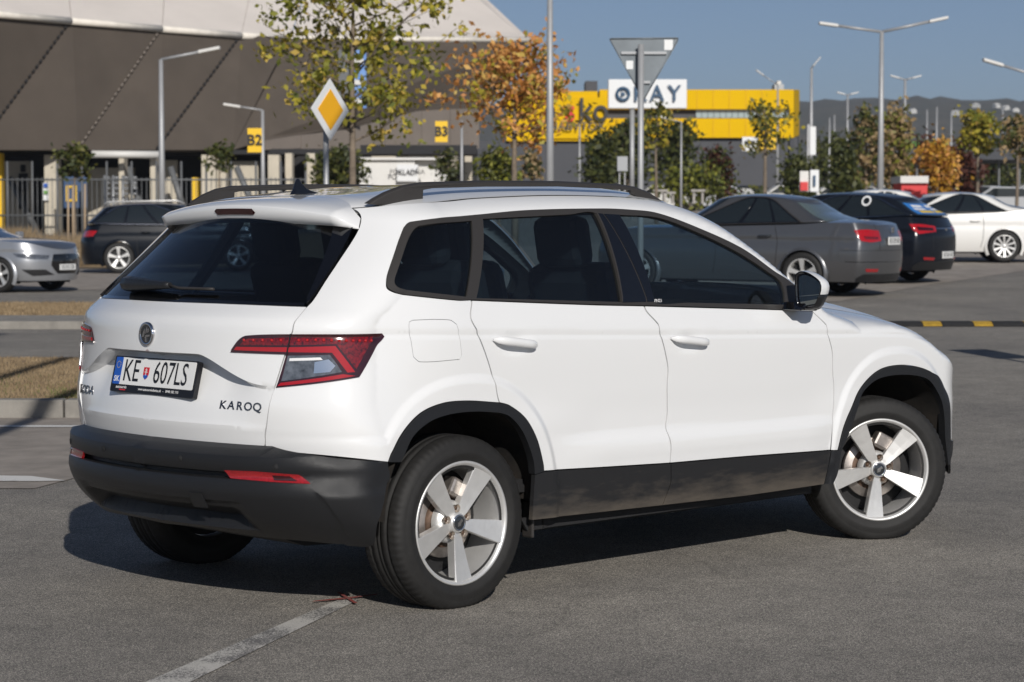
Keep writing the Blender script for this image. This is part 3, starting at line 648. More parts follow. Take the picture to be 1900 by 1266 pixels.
for md in ('right', 'left'):
    sg = 1 if md == 'right' else -1
    panel('reflector', SB, [KP['refl']], 'reflector_red', bumper, off=.003, thick=.01, inset=0, res=.02, mode=md, smooth=False)
    panel('fog_lens', SB, [[(-.49, .536), (-.425, .533), (-.395, .517), (-.48, .517)]], 'lamp_dark_red', bumper, off=.0075, thick=.004, inset=0, res=.02, mode=md, smooth=False)
    for (s, z) in KP['sens'][:2]:
        P, Nn = SB(np.array(s), np.array(z)); P = Vector(P); Nn = Vector(Nn); P.y *= sg; Nn.y *= sg
        q = Nn.to_track_quat('Z', 'Y').to_matrix().to_4x4(); b = MB().lathe([(.0, .003), (.008, .003), (.009, .002)], 20, axis='z'); b.lathe([(.0095, .002), (.0105, .0035), (.012, .001)], 20, axis='z')
        b.v = [Matrix.Translation(P) @ q @ Vector(v) for v in b.v]; b.build('parking_sensor', 'inner_dark', bumper)
panel('towing_eye_cover', SB, [[(-.785, .40), (-.785, .455), (-.735, .455), (-.735, .40)]], 'grained_plastic', bumper, off=.004, inset=0, thick=.006, res=.02, smooth=False)
# roof, spoiler, rails, aerial
def roof_ys(x): return float(Wf(x, f_seam(x))) if x > .06 else float(Wf(.06, f_seam(.06)))*math.sqrt(max(.05, 1-((.06-x)/.43)**2))
def roof_zs(x): return float(f_seam(x)) if x > .12 else 1.489+(float(f_seam(.12))-1.489)*(x+.23)/.35
def roof_z(x, v):
    c = .042+.010*sst(-.2, .5, x); return roof_zs(x)+.001+c*(1-abs(v)**4.2)
rows = []
for i in range(-1, 41):
    r = []
    for j in range(-16, 17):
        v = j/16; xj = -.14-.088*v**4; x = xj+(1.43-.02*v*v-xj)*max(0, i)/40; r.append((x, v*(roof_ys(x)-.001), roof_z(x, v)) if i >= 0 else (x-.06, v*(roof_ys(x)-.002), roof_z(x, v)-.022))
    rows.append(r)
MB().grid(rows).build('roof', PW, suv)
MB().grid([[(p[0], p[1]*.97, p[2]-.03) for p in r] for r in rows]).build('headliner', 'headliner', suv)
rows = []
for j in range(-22, 23):
    t = j/20; a = min(1, abs(t)); sg = -1 if t < 0 else 1; e = max(0, abs(t)-1)*10
    xj = -.1435-.088*a**4
    J = Vector((xj, .515*t if a < 1 else sg*.515, roof_z(xj, a*.985)-.0005)); LT = Vector((-.392+.052*a*a, .545*a*sg, 1.502-.044*a*a)); LB = Vector((-.372+.048*a*a, .545*a*sg, 1.436-.014*a*a)); U = Vector((-.30+.02*a*a, .55*a*sg, 1.446-.03*a*a))
    if e:
        k = min(1, e); J = J.lerp(Vector((-.2365, sg*.574, 1.451)), k); LT = LT.lerp(Vector((-.262, sg*.594, 1.418)), k); LB = LB.lerp(Vector((-.266, sg*.597, 1.411)), k); U = U.lerp(Vector((-.25, sg*.58, 1.41)), k)
    m1 = J.lerp(LT, .35)+Vector((0, 0, .006*(1-min(1, e)))); m2 = J.lerp(LT, .75)+Vector((0, 0, .010*(1-min(1, e))))
    n = LT.lerp(m2, .12)
    rows.append([J, m1, m2, n, LT.lerp(LB, .06), LT.lerp(LB, .5)+Vector((.002, 0, 0)), LB, LB.lerp(U, .15)+Vector((0, 0, .002)), U])
spoiler = MB().grid(rows).build('roof_spoiler', PW, suv)
b = MB(); n = 20; bl_ = [[], []]
for k in range(n+1):
    y = -.125+.25*k/n; a = abs(y)/.545
    x = -.388+.05*a*a; e = 1-abs(y)/.125; h = .013*min(1, e*9+.25)
    bl_[0].append((x-.003, y, 1.478+h*.9-.03*a*a)); bl_[1].append((x+.004, y, 1.478-h*.9-.03*a*a))
b.grid(bl_).build('brake_lamp', 'lamp_dark_red', spoiler)
rail_out = [(-.20, 1.506), (-.165, 1.526), (-.115, 1.549), (-.045, 1.572), (.042, 1.586), (.376, 1.597), (.781, 1.600), (1.149, 1.592), (1.25, 1.582), (1.33, 1.562), (1.42, 1.524), (1.30, 1.540), (1.235, 1.552), (1.22, 1.572), (1.1, 1.577), (.781, 1.583), (.376, 1.578), (.10, 1.569), (.052, 1.562), (.050, 1.522), (-.06, 1.512), (-.14, 1.503)]
for sg in (-1, 1):
    b = MB(); n = len(rail_out)
    def ry(x): return .588-.045*sst(.0, -.23, -(-x)) if False else .588-(.03*max(0, (.0-x)/.23) if x < 0 else 0)
    o_ = [(x, sg*(ry(x)+.016), z-(.004)) for x, z in rail_out]; i_ = [(x, sg*(ry(x)-.016), z) for x, z in rail_out]; m_ = [(x, sg*ry(x), z+(.003 if k < 11 else 0)) for k, (x, z) in enumerate(rail_out)]
    b.add(o_+m_+i_, [tuple(range(n)), tuple(range(2*n, 3*n))]+[(r*n+k, r*n+(k+1) % n, (r+1)*n+(k+1) % n, (r+1)*n+k) for r in (0, 1) for k in range(n)])
    b.build('roof_rail', 'trim_rubber', suv, bevel=.004)
b = MB(); prof = [(-.075, 0), (.075, 0), (.06, .008), (.025, .014), (-.005, .024), (-.028, .046), (-.036, .062), (-.05, .062), (-.056, .045), (-.062, .02)]
for k, (hw) in enumerate((.002, .012)): pass
sec = [(t, .5*.028*(1-abs(2*t-1)**1.5)+.001) for t in (0, .25, .5, .75, 1)]
n = len(prof); zr0 = roof_z(-.03, 0)
vs_ = [(x-.03, .014*(1-z/.075)*k, zr0+z-.004) for k in (-1, 0, 1) for x, z in prof]
b.add(vs_, [tuple(range(n)), tuple(range(2*n, 3*n))]+[(r*n+k, r*n+(k+1) % n, (r+1)*n+(k+1) % n, (r+1)*n+k) for r in (0, 1) for k in range(n)]); b.build('roof_aerial', 'gloss_black', suv, bevel=.003)
# bonnet and windscreen
rows = []
for i in range(31):
    x0 = 2.215+(3.44-2.215)*i/30; r = []
    for j in range(-14, 15):
        v = j/14; fr_ = max(0, (x0-XF)/AF)*PI/2; xe_ = x0 if x0 < XF else XF+AF*math.sin(fr_); x = xe_+.13*(1-v*v)*(1-i/30)+.02*(1-v*v)*i/30; ye = float(Wf(min(x0, 3.6), f_fender(x0)-.004))*math.cos(fr_)-.003
        r.append((x, v*ye, float(f_fender(x0))-.003+(.078-.020*i/30)*(1-abs(v)**2.6)))
    rows.append(r)
MB().grid(rows).build('bonnet', PW, suv)
rows = []
for i in range(13):
    t = i/12; r = []
    for j in range(-12, 13):
        v = j/12; xe = 1.42+(2.205-1.42)*t; ze = float(f_seam(xe)); ye = float(Wf(xe, ze))-.004
        r.append((xe+(.02+.15*t)*(1-v*v), v*ye, ze+(.045*(1-t)-.01*t)*(1-abs(v)**3)))
    rows.append(r)
MB().grid(rows).build('windscreen', 'front_glass', suv)
# door handles
for i, sg in enumerate((1, -1)):
    for nm, xh, zh, sl_ in (('rear_door', .235, .985, -.020), ('front_door', 1.225, .956, -.018)):
        b = MB(); rows = []
        for k in range(17):
            t = -1+2*k/16; x = xh+.114*t; o_ = .030*(1-abs(t)**5)+.004; yy = -(float(Wf(xh, zh))+o_); hh = .0165*(1-.5*abs(t)**6)*(1 if abs(t) < 1 else .3); th = .010*(1-.4*abs(t)**6)
            if abs(t) == 1: hh, th = .004, .003
            rows.append([(x, sg*(yy+th*math.cos(a)), zh+sl_*t*.7+hh*math.sin(a)) for a in [2*math.pi*q/12 for q in range(12)]])
        b.grid(rows, closed=True); b.build('door_handle', PW, doors[nm][i])
# mirrors
for sg in (1, -1):
    base = [(-.948, 1.072), (-.937, 1.10), (-.933, 1.216), (-.95, 1.226), (-.978, 1.228), (-1.02, 1.212), (-1.058, 1.184), (-1.063, 1.148), (-1.034, 1.082), (-1.015, 1.069), (-.97, 1.066)]
    base = [(v.x, v.y) for v in dense(base, .02, corner=75)]
    cy, cz = -.998, 1.147; X0 = 1.895
    def ring(x, k, ky=0, kz=0, shx=0): return [(X0+x+shx*(y-cy), sg*(cy+(y-cy)*k+ky), cz+(z-cz)*k+kz) for y, z in base]
    rows = [ring(.006, .88, shx=-.1), ring(-.006, .955, shx=-.1), ring(0, 1, shx=-.1), ring(.03, 1.02, shx=-.1), ring(.06, .95, .002, 0, -.1), ring(.085, .74, .006, .004, -.1), ring(.098, .40, .008, .008, -.1), ring(.102, .02, .008, .01)]
    mir = MB().grid(rows[2:], closed=True).build('door_mirror', PW, suv); MB().grid(rows[:3], closed=True).build('mirror_bezel', 'gloss_black', mir)
    lower = [[(p[0], p[1]*1.0+(-sg*.0006), p[2]) for p in r] for r in rows]
    b = MB(); rws = []
    for r in rows[1:6]: rws.append([(p[0], sg*cy+(p[1]-sg*cy)*1.012, cz+(p[2]-cz)*1.014) for p in r if p[2] < 1.135])
    m_ = min(len(r) for r in rws); b.grid([r[:m_] for r in rws]); b.build('mirror_lower_shell', 'grained_plastic', mir)
    r0 = rows[0]; b = MB(); b.add(r0+[(sum(p[0] for p in r0)/len(r0), sum(p[1] for p in r0)/len(r0), sum(p[2] for p in r0)/len(r0))], [(i, (i+1) % len(r0), len(r0)) for i in range(len(r0))]); b.build('mirror_surround', 'gloss_black', mir)
    r1 = ring(.0045, .80, -.004, 0, -.1); b = MB(); b.add(r1, [tuple(range(len(r1)))]); b.build('mirror_glass', 'mirror_glass', mir)
    b = MB(); b.prism([(1.86, 1.062), (1.98, 1.056), (1.97, 1.10), (1.90, 1.095)], sg*-.86, sg*-.985); b.build('mirror_foot', 'gloss_black', mir, bevel=.008)
# wiper
b = MB(); P1 = Vector(S(np.array(-.985), np.array(1.185))[0]); w1 = Vector(S(np.array(-.62), np.array(1.172))[0]); w0 = Vector(S(np.array(-.99), np.array(1.17))[0])
pts = []
for k in range(13):
    y = .33-.55*k/12; sS = -1+abs(y)/.9*.66; sS = -SL+2/np.pi*SL*math.asin(min(1, abs(y)/.80)); P, Nn = S(np.array(sS), np.array(1.176)); pts.append(Vector((P[0], -P[1] if y > 0 else P[1], P[2]))+Vector((Nn[0], 0, Nn[2]))*(.030 if k < 8 else .018))
b.tube(pts[:8], [.030, .030, .028, .026, .022, .019, .016, .012], 8); b.v = [Vector(v) for v in b.v]
wip = b.build('rear_wiper', 'grained_plastic', suv)
MB().tube(pts[7:], .006, 6).build('wiper_blade', 'trim_rubber', wip)
# badges and number plate
Pc, Nc = S(np.array(-SL), np.array(1.02), .0)
fr = frame(Vector(Pc)+Vector((-.004, 0, 0)), (0, -1, 0), (0, 0, 1))
bd = MB().lathe([(.0, .004), (.034, .004), (.036, .007), (.043, .007), (.045, .002), (.045, -.004)], 40, axis='z'); bd.v = [fr @ Vector(v) for v in bd.v]
badge = bd.build('tailgate_badge', 'chrome', suv)
dk = MB().lathe([(0, .0046), (.0345, .0046)], 32, axis='z'); dk.v = [fr @ Vector(v) for v in dk.v]; dk.build('badge_field', 'dark_chrome', badge)
def flat(name, pts, mtx, m, par, z=0., t=.0012):
    b = MB().prism(pts, z, z+t, 'z'); b.v = [mtx @ Vector(v) for v in b.v]; return b.build(name, m, par)
for pts in ([(-.004, -.03), (.006, -.03), (.004, -.012), (.026, -.008), (.026, -.002), (.0, -.004), (-.006, -.012)], [(-.026, -.014), (-.010, -.010), (-.004, .006), (-.006, .020), (-.016, .006)], [(-.002, .000), (.006, .004), (.012, .016), (.008, .027), (.002, .016)], [(.010, .004), (.020, .008), (.024, .016), (.018, .022), (.013, .014)]):
    flat('badge_mark', pts, fr, 'chrome', badge, .0055)
def on_gate(y, z, off=.003):
    s = -SL*(2/math.pi)*math.acos(min(1, abs(y)/.885)); P, Nn = S(np.array(s), np.array(z), off)
    Nn = Nn*np.array([1, 1, 0]); Nn = Nn/np.linalg.norm(Nn)
    n = Vector(Nn); P = Vector(P)
    if y > 0: P.y *= -1; n.y *= -1
    r = Vector((0, 0, 1)).cross(n); return frame(P, r, n.cross(r))
def gate_letters(name, txt, y0, dy, z, size, sx):
    for k, ch in enumerate(txt):
        y = y0-dy*k; sg = -1 if y > 0 else 1
        s = -SL*(2/math.pi)*math.acos(min(1, abs(y)/.885)); e = .02
        P = S(np.array(s), np.array(z), 0, gate_disp)[0]; a = S(np.array(s+e), np.array(z), 0, gate_disp)[0]-S(np.array(s-e), np.array(z), 0, gate_disp)[0]; c = S(np.array(s), np.array(z+.016), 0, gate_disp)[0]-S(np.array(s), np.array(z-.016), 0, gate_disp)[0]
        P = Vector(P); a = Vector(a); c = Vector(c)
        if sg < 0: P.y *= -1; a.y *= -1; a = -a; c.y *= -1
        f = frame(P, a, c); text_obj(name, ch, size, f @ Matrix.Translation((0, 0, .0012)), 'badge_chrome', tailgate, .0012, sx=sx, bold=.0006)
gate_letters('model_letter', 'KAROQ', -.408, .0405, .772, .043, 1.15)
gate_letters('maker_letter', '\u0160KODA', .640, .036, .778, .047, 1.15)
t_ = math.radians(13.5)
pf = frame((-.768, 0, .8593), (0, -1, 0), (math.sin(t_), 0, math.cos(t_)))
def rrect(w, h, r, n=4): return [(sx*(w/2-r)+r*math.cos(a), sy*(h/2-r)+r*math.sin(a)) for sx, sy, a0 in ((1, 1, 0), (-1, 1, 90), (-1, -1, 180), (1, -1, 270)) for a in [math.radians(a0+90*k/n) for k in range(n+1)]]
plate = flat('plate_holder', rrect(.535, .138, .008), pf, 'print_black', suv, -.02, .020)
flat('number_plate', [(x, y+.012) for x, y in rrect(.510, .104, .005)], pf, 'plate_white', plate, .0002, .002)
flat('plate_band', [(x-.2325, y+.012) for x, y in rrect(.045, .104, .004)], pf, 'plate_blue', plate, .0025, .0006)
P_ = lambda x, y, z=.0032: pf @ Matrix.Translation((x, y, z))
text_obj('plate_letters', 'KE', .120, P_(-.143, .011), 'print_black', plate, .0005, sx=.76)
text_obj('plate_letters', '607LS', .120, P_(.108, .011), 'print_black', plate, .0005, sx=.74)
text_obj('plate_country', 'SK', .030, P_(-.2325, -.020), 'print_white', plate, .0003, bold=.0006)
for k in range(12): flat('plate_star', [(-.2325+.0125*math.cos(k*math.pi/6)+.0018*math.cos(q), .035+.0125*math.sin(k*math.pi/6)+.0018*math.sin(q)) for q in (0, 1.57, 3.14, 4.71)], pf, 'print_yellow', plate, .0033, .0003)
flat('plate_shield', [(-.066, .032), (-.030, .032), (-.030, .005), (-.036, -.008), (-.048, -.016), (-.060, -.008), (-.066, .005)], pf, 'print_red', plate, .0024, .0006)
flat('shield_hill', [(-.064, -.001), (-.048, .006), (-.032, -.001), (-.037, -.008), (-.048, -.015), (-.059, -.008)], pf, 'plate_blue', plate, .0032, .0003)
flat('shield_cross', [(-.0495, .028), (-.0465, .028), (-.0465, .0), (-.0495, .0)], pf, 'print_white', plate, .0036, .0003)
flat('shield_cross', [(-.054, .023), (-.042, .023), (-.042, .020), (-.054, .020)], pf, 'print_white', plate, .0037, .0003)
flat('shield_cross', [(-.057, .015), (-.039, .015), (-.039, .012), (-.057, .012)], pf, 'print_white', plate, .0037, .0003)
text_obj('holder_lettering', 'www.autoservisdunica.sk   -   0948 102 113', .0145, P_(.045, -.053, .001), 'print_white', plate, .0003)
text_obj('holder_lettering', 'autoservis', .017, P_(-.195, -.050, .001), 'print_white', plate, .0003)
flat('holder_mark', [(-.205, -.0625), (-.165, -.0625), (-.165, -.058), (-.205, -.058)], pf, 'print_red', plate, .0012, .0003)
# ---- wheels
def make_wheel(mud):
    prof = [(.205, .09), (.222, .092), (.235, .104), (.258, .1115), (.266, .1135), (.270, .1118), (.282, .1122), (.284, .1108), (.292, .1105), (.308, .104), (.319, .094), (.325, .082), (.3268, .062), (.3268, .053), (.319, .051), (.319, .043), (.3275, .041), (.328, .016), (.320, .014), (.320, .006), (.328, .004)]
    prof = prof+[(r, -a) for r, a in prof[::-1]]
    def fn(k, pr):
        out = []
        for r, a in pr:
            if k % 4 == 0 and abs(a) > .054 and .312 < r < .3269: r -= .0035
            if k % 8 == 3 and .02 < abs(a) < .042 and r > .326: r -= .003
            out.append((r, a))
        return out
    return prof, fn
def wheel(name, loc, rz, phase, mirror):
    w_ = empty(name, loc, rz); w_.parent = suv
    prof, fn = make_wheel(0); b = MB().lathe(prof, 288, fn=fn); zc = -loc[2]+.0015
    b.v = [(v[0], v[1]*(1+.10*max(0, (zc+.02-v[2])/.03) if v[2] < zc+.02 else 1), max(v[2], zc)) for v in b.v]
    b.build('tyre', 'tyre_rubber', w_, fix=False)
    rim = MB().lathe([(.225, -.093), (.2325, -.100), (.2335, -.104), (.2285, -.1065), (.222, -.104), (.2165, -.097), (.2120, -.080), (.207, -.04), (.203, .02), (.206, .085)], 96).build('rim', 'alloy_silver', w_)
    b = MB()
    for k in range(5):
        a0 = math.radians(phase+72*k); rows = []
        for r, w1, w2, y in ((.028, .014, .015, -.074), (.052, .0205, .0225, -.079), (.09, .0255, .029, -.083), (.14, .032, .0365, -.089), (.19, .039, .045, -.0965), (.2185, .0425, .049, -.1015)):
            q = []
            for t, yy in ((-w1*.95, y+.040), (-w1, y+.002), (-w1*.93, y-.0015), (-w1*.2, y+.0020), (w2*.95, y+.0075), (w2, y+.011), (w2*.9, y+.042)):
                q.append((r*math.cos(a0)-t*math.sin(a0), yy, r*math.sin(a0)+t*math.cos(a0)))
            rows.append(q)
        MB().grid(rows, smooth=False).build('spoke', 'alloy_silver', w_)
    MB().lathe([(.030, -.086), (.033, -.0875), (.038, -.080), (.043, -.060), (.068, -.052), (.080, -.040), (.082, -.02)], 48).build('hub', 'alloy_silver', w_)
    cap = MB().lathe([(.0, -.0905), (.020, -.0900), (.0255, -.088)], 32).build('hub_cap', 'dark_chrome', w_)
    MB().lathe([(.0255, -.0885), (.029, -.091), (.0315, -.088)], 32).build('cap_ring', 'chrome', w_)
    b = MB().prism([(-.012, -.014), (.004, -.010), (.006, .0), (.016, .006), (.008, .016), (-.002, .006), (-.010, .002)], -.0915, -.0905); b.build('cap_mark', 'chrome', w_)
    for k in range(5):
        a = math.radians(phase+36+72*k); c = (.054*math.cos(a), 0, .054*math.sin(a))
        b = MB().lathe([(.0, -.062), (.0125, -.062), (.0135, -.076), (.0155, -.079)], 16); b.v = [(v[0]+c[0], v[1], v[2]+c[2]) for v in b.v]; b.build('nut_pocket', 'alloy_dusty', w_)
        b = MB().lathe([(.0, -.073), (.0055, -.073), (.0085, -.070), (.009, -.060)], 6, smooth=False); b.v = [(v[0]+c[0], v[1], v[2]+c[2]) for v in b.v]; b.build('wheel_nut', 'brake_rust', w_)
    MB().lathe([(.05, -.005), (.136, -.005), (.139, -.002), (.139, .018), (.13, .02)], 48).build('brake_disc', 'brake_steel', w_)
    MB().lathe([(.02, -.05), (.07, -.045), (.078, -.008), (.10, -.006)], 32).build('brake_hub', 'brake_rust', w_)
    MB().lathe([(.0, .03), (.17, .035), (.202, .05)], 32).build('dust_shield', 'inner_dark', w_)
    b = MB().box((0, 0, 0), (.07, .065, .13)); a = math.radians(62 if not mirror else 118)
    cal = b.build('brake_caliper', 'brake_steel', w_, bevel=.012); cal.location = (.125*math.cos(a), -.015, .125*math.sin(a)); cal.rotation_euler = (0, math.pi/2-a+math.pi/2, 0)
    return w_
HZ = .3174; STEER = -math.radians(31.4)
wheel('rear_wheel', (0, -.770, HZ), 0, 57, False); wheel('rear_wheel', (0, .770, HZ), math.pi, 20, True)
wheel('front_wheel', (2.638, -.788, HZ), STEER, 47, False); wheel('front_wheel', (2.638, .788, HZ), math.pi+STEER, 10, True)
for x0, rr, y1 in ((0, .40, .54), (2.645, .415, .50)):
    for sg in (-1, 1):
        b = MB(); rows = []
        for k in range(25):
            a = math.radians(4+172*k/24); c, s_ = math.cos(a), math.sin(a); e = 2/2.4
            X = x0+rr*(abs(c)**e)*(1 if c > 0 else -1); Z = .312+(rr+.035)*(abs(s_)**e)*(1 if s_ > 0 else -1)
            rows.append([(X, sg*.893, Z), (X, sg*.75, Z+.01), (X, sg*y1, Z)])
        b.grid(rows); n = len(rows); b.add([r[2] for r in rows], [tuple(range(n))])
        b.build('wheel_liner', 'wheel_well', suv, fix=False)
# underbody and cabin
b = MB(); b.prism([(-.62, .30), (-.45, .24), (.30, .20), (2.3, .19), (3.3, .22), (3.35, .42), (-.62, .42)], -.50, .50); b.box((1.33, 0, .29), (1.8, 1.52, .12)); b.build('underbody', 'inner_dark', suv)
MB().tube([(.0, -.6, .27), (.0, .6, .27)], .035, 10).build('rear_axle', 'inner_dark', suv)
MB().box((.372, -.845, .262), (.014, .06, .075)).build('mud_flap', 'trim_rubber', suv, bevel=.01)
b = MB(); b.box((1.15, 0, .42), (1.9, 1.6, .05)); b.box((-.25, 0, .75), (.5, 1.15, .6)); b.build('cabin_floor', 'inner_dark', suv)
def seat(name, x, y, w_=.50, zs=.62):
    st = empty(name, (x, y, 0)); st.parent = suv
    o = MB().box((0, 0, 0), (.52, w_, .20)).build('cushion', 'seat_cloth', st, bevel=.06); o.location = (.28, 0, zs)
    o = MB().box((0, 0, 0), (.16, w_, .66)).build('backrest', 'seat_cloth', st, bevel=.065); o.location = (-.03, 0, zs+.33); o.rotation_euler = (0, -.28, 0)
    o = MB().box((0, 0, 0), (.10, w_*.56, .22)).build('headrest', 'seat_cloth', st, bevel=.045); o.location = (-.185, 0, zs+.735); o.rotation_euler = (0, -.18, 0)
seat('front_seat', 1.23, -.37); seat('front_seat', 1.23, .37)
for y in (-.46, 0, .46): seat('rear_seat', .36, y, .44, .64)
MB().prism([(1.78, .55), (1.80, .98), (1.92, 1.03), (2.25, 1.02), (2.25, .55)], -.74, .74).build('dashboard', 'inner_dark', suv, bevel=.03)
b = MB(); b.tube([(0, .185*math.cos(a), .185*math.sin(a)) for a in [2*math.pi*k/32 for k in range(33)]], .016, 8, caps=False); b.box((0, 0, 0), (.03, .36, .03)); b.box((.01, 0, -.08), (.03, .03, .17))
o = b.build('steering_wheel', 'inner_dark', suv); o.location = (1.66, .37, .96); o.rotation_euler = (0, .42, 0)
fm = frame((0, 0, 0), (1, 0, 0), (0, 0, 1)); ws = Vector(S(np.array(s_of(1.083, 1.120)), np.array(1.120), -.001)[0])
text_obj('window_etching', 'VIN21', .020, frame(ws, (1, 0, 0), (0, .35, 1)), 'print_white', suv, .0003)
# ================================================================ THE OTHER PARKED CARS
mat('paint_grey', (.105, .107, .113), .30, metal=.55, coat=1); mat('paint_night', (.008, .010, .015), .18, spec=.35)
mat('paint_pearl', (.74, .73, .70), .3, coat=1); mat('paint_silver', (.40, .41, .43), .32, metal=.6, coat=1); mat('paint_navy', (.005, .007, .011), .18, spec=.3)
mat('car_glass', (.012, .016, .018), .04, coat=1); mat('car_glass_light', (.10, .13, .125), .05, coat=1); mat('poster_blue', (.03, .20, .58), .3, coat=.5); mat('hood_grey', (.12, .125, .135), .3, metal=.5, coat=1)
def make_car(name, label, rear_left_or_right, heading, sp, group=None):
    """sp: dims of one car; origin at the rear axle on the ground, x forward"""
    W, zl = sp['W'], .21; xr0, xf0, wbase = sp['xr'], sp['xf'], sp['wb']; fb_ = smooth_tab(*sp['belt']); H = sp['H']
    bs = sp.get('bulge_z', .62)
    def fx(z): return xr0+.10*np.clip((np.abs(z-bs)-.12)/.4, 0, 2)**1.6+sp.get('tail_slope', 0)*np.clip(z-.8, 0, None)
    def fxf(z): return xf0-.12*np.clip((np.abs(z-.48)-.10)/.4, 0, 2)**1.6
    ar, af = sp.get('ar', .40), sp.get('af', .55)
    def raw(s, z):
        xr = fx(z); xf = fxf(z); xc = xr+ar; x = xc+s
        w = W*(1-.10*np.clip((.55-z)/.35, 0, 1)**2-.055*np.clip((z-.60)/.45, 0, 1.3)**2)-.03*np.clip((x-.5*(xr+xf))/(xf-xr)*2, -1, 1)**2
        w = w-.012*sstep(.0, .03, sp['crease']-z)*sstep(.0, .22, z-sp['crease']+.22)
        ph = np.clip(-s/SL, 0, 1)*np.pi/2; X = np.where(s < 0, xc-ar*np.sin(ph), x); Y = np.where(s < 0, -w*np.cos(ph), -w)
        xq = xf-af; ff = np.clip((x-xq)/af, 0, 1)*np.pi/2; X = np.where(x > xq, xq+af*np.sin(ff), X); Y = np.where(x > xq, -w*np.cos(ff), Y)
        return np.stack([X, Y, z+0*X], -1)
    def Sb(s, z, off=0., disp=None):
        s = np.asarray(s, float); z = np.asarray(z, float); e = 3e-3; P = raw(s, z); n = np.cross(raw(s+e, z)-raw(s-e, z), raw(s, z+e)-raw(s, z-e)); n /= np.linalg.norm(n, axis=-1, keepdims=True)+1e-9
        return P+n*off, n
    root = empty(name, (0, 0, 0)); tag(root, label, 'car', group)
    # lower body: a wrapped sheet, both halves
    ns, nv = 190, 26; smax = (xf0-xr0)-ar
    sv = np.concatenate([np.linspace(-SL, 0, 26)[:-1], np.linspace(0, smax, ns-25)]); rowsR = []
    for s in sv:
        xt = float(raw(np.array(s), np.array(.7))[0]); top = float(fb_(xt)); zz = zl+(top-zl)*np.linspace(0, 1, nv)
        rowsR.append(raw(np.full(nv, s), zz))
    V = np.array(rowsR); wr = sp['wr']; arr = wr+.055
    def hole(c):
        for x0 in (0, wbase):
            if math.hypot(c[0]-x0, max(0, c[2]-wr*.98)*1.0) < arr and abs(c[1]) > W*.6 and c[2] < wr+arr: return True
        return False
    b = MB(); n1, n2 = V.shape[:2]
    for sg in (1, -1):
        fs = []
        for i in range(n1-1):
            for j in range(n2-1):
                c = (V[i, j]+V[i+1, j+1])/2
                if not hole(c): q = (i*n2+j, (i+1)*n2+j, (i+1)*n2+j+1, i*n2+j+1); fs.append(q if sg == 1 else q[::-1])
        b.add([tuple(p*np.array([1, sg, 1])) for p in V.reshape(-1, 3)], fs, True)
    body = b.build('body', sp['paint'], root)
    # bonnet, boot lid and the deck between
    rows = []
    for i in range(n1):
        e = V[i, -1]; rows.append([(e[0], e[1]*v, e[2]+.05*(1-abs(v)**2.5)*min(1, (i+.01)/30, (n1-1-i)/30)) for v in np.linspace(-1, 1, 13)])
    MB().grid(rows).build(sp.get('deckname', 'bonnet'), sp.get('deckmat', sp['paint']), root)
    # greenhouse: loft from the belt outline to the roof outline
    g = sp['gh']; (xb0, xb1, wb_), (xt0, xt1, wt_) = g['base'], g['top']; zr = H-.035
    def Sg(s, t, off=0., disp=None):
        """s: -1 rear centre .. 0.0 rear corner .. 1 front corner .. 2 front centre (right-hand half); t 0 belt .. 1 roof"""
        s = np.asarray(s, float); t = np.asarray(t, float)
        def q(s, t):
            k = t**1.12
            x0 = xb0+(xt0-xb0)*k; x1 = xb1+(xt1-xb1)*(t**.95); w_ = wb_+(wt_-wb_)*(t**1.25); c0, c1 = g.get('c0', .28), g.get('c1', .40)
            a = np.clip(-s, 0, 1)*np.pi/2; f_ = np.clip(s-1, 0, 1)*np.pi/2; m = np.clip(s, 0, 1)
            X = x0+c0+(x1-c1-x0-c0)*m; X = np.where(s < 0, x0+c0-c0*np.sin(a), X); X = np.where(s > 1, x1-c1+c1*np.sin(f_), X)
            Y = np.where(s < 0, -w_*np.cos(a)**.8, np.where(s > 1, -w_*np.cos(f_)**.8, -w_))
            zb = fb_(X)+.01; return np.stack([X, Y, zb+(zr-zb-.11*np.clip(np.abs(X-.5*(xt0+xt1)-.05)/(.5*(xt1-xt0)+.15), 0, 1.15)**2.2)*t], -1)
        e = 4e-3; P = q(s, t); n = np.cross(q(s+e, t)-q(s-e, t), q(s, np.minimum(t+e, 1.02))-q(s, t-e)); n /= np.linalg.norm(n, axis=-1, keepdims=True)+1e-9
        return P+n*off, n
    sv2 = np.concatenate([np.linspace(-1, 0, 14), np.linspace(.04, .96, 24), np.linspace(1, 2, 14)]); tv = np.linspace(-.04, 1, 12)
    b = MB(); ring = None
    for sg in (1, -1):
        rows = [[tuple(p*np.array([1, sg, 1])) for p in Sg(np.full(len(tv), s), tv)[0]] for s in sv2]; b.grid(rows)
        rim_ = np.array([r[-1] for r in rows]); rr = []
        for k in np.linspace(1, 0, 9): rr.append([(x_*1, y_*k, z_+.045*(1-k**2.0)) for x_, y_, z_ in rim_])
        b.grid(rr)
    b.build('cabin', sp['paint'], root)
    gm = sp.get('glass', 'car_glass')
    for nm, lp, md in [('windscreen', [(1.12, .06), (2.0, .06), (2.0, .95), (1.10, .95)], 'both'), ('rear_window', [(-1, .08), (-.30, .08), (-.34, .93), (-1, .93)], 'rearboth')]:
        for sg in ('right', 'left'): panel(nm, Sg, [lp], sp.get('rearglass', gm) if nm == 'rear_window' else gm, root, off=.006, thick=.004, inset=0, res=.08, mode=sg, smooth=False)
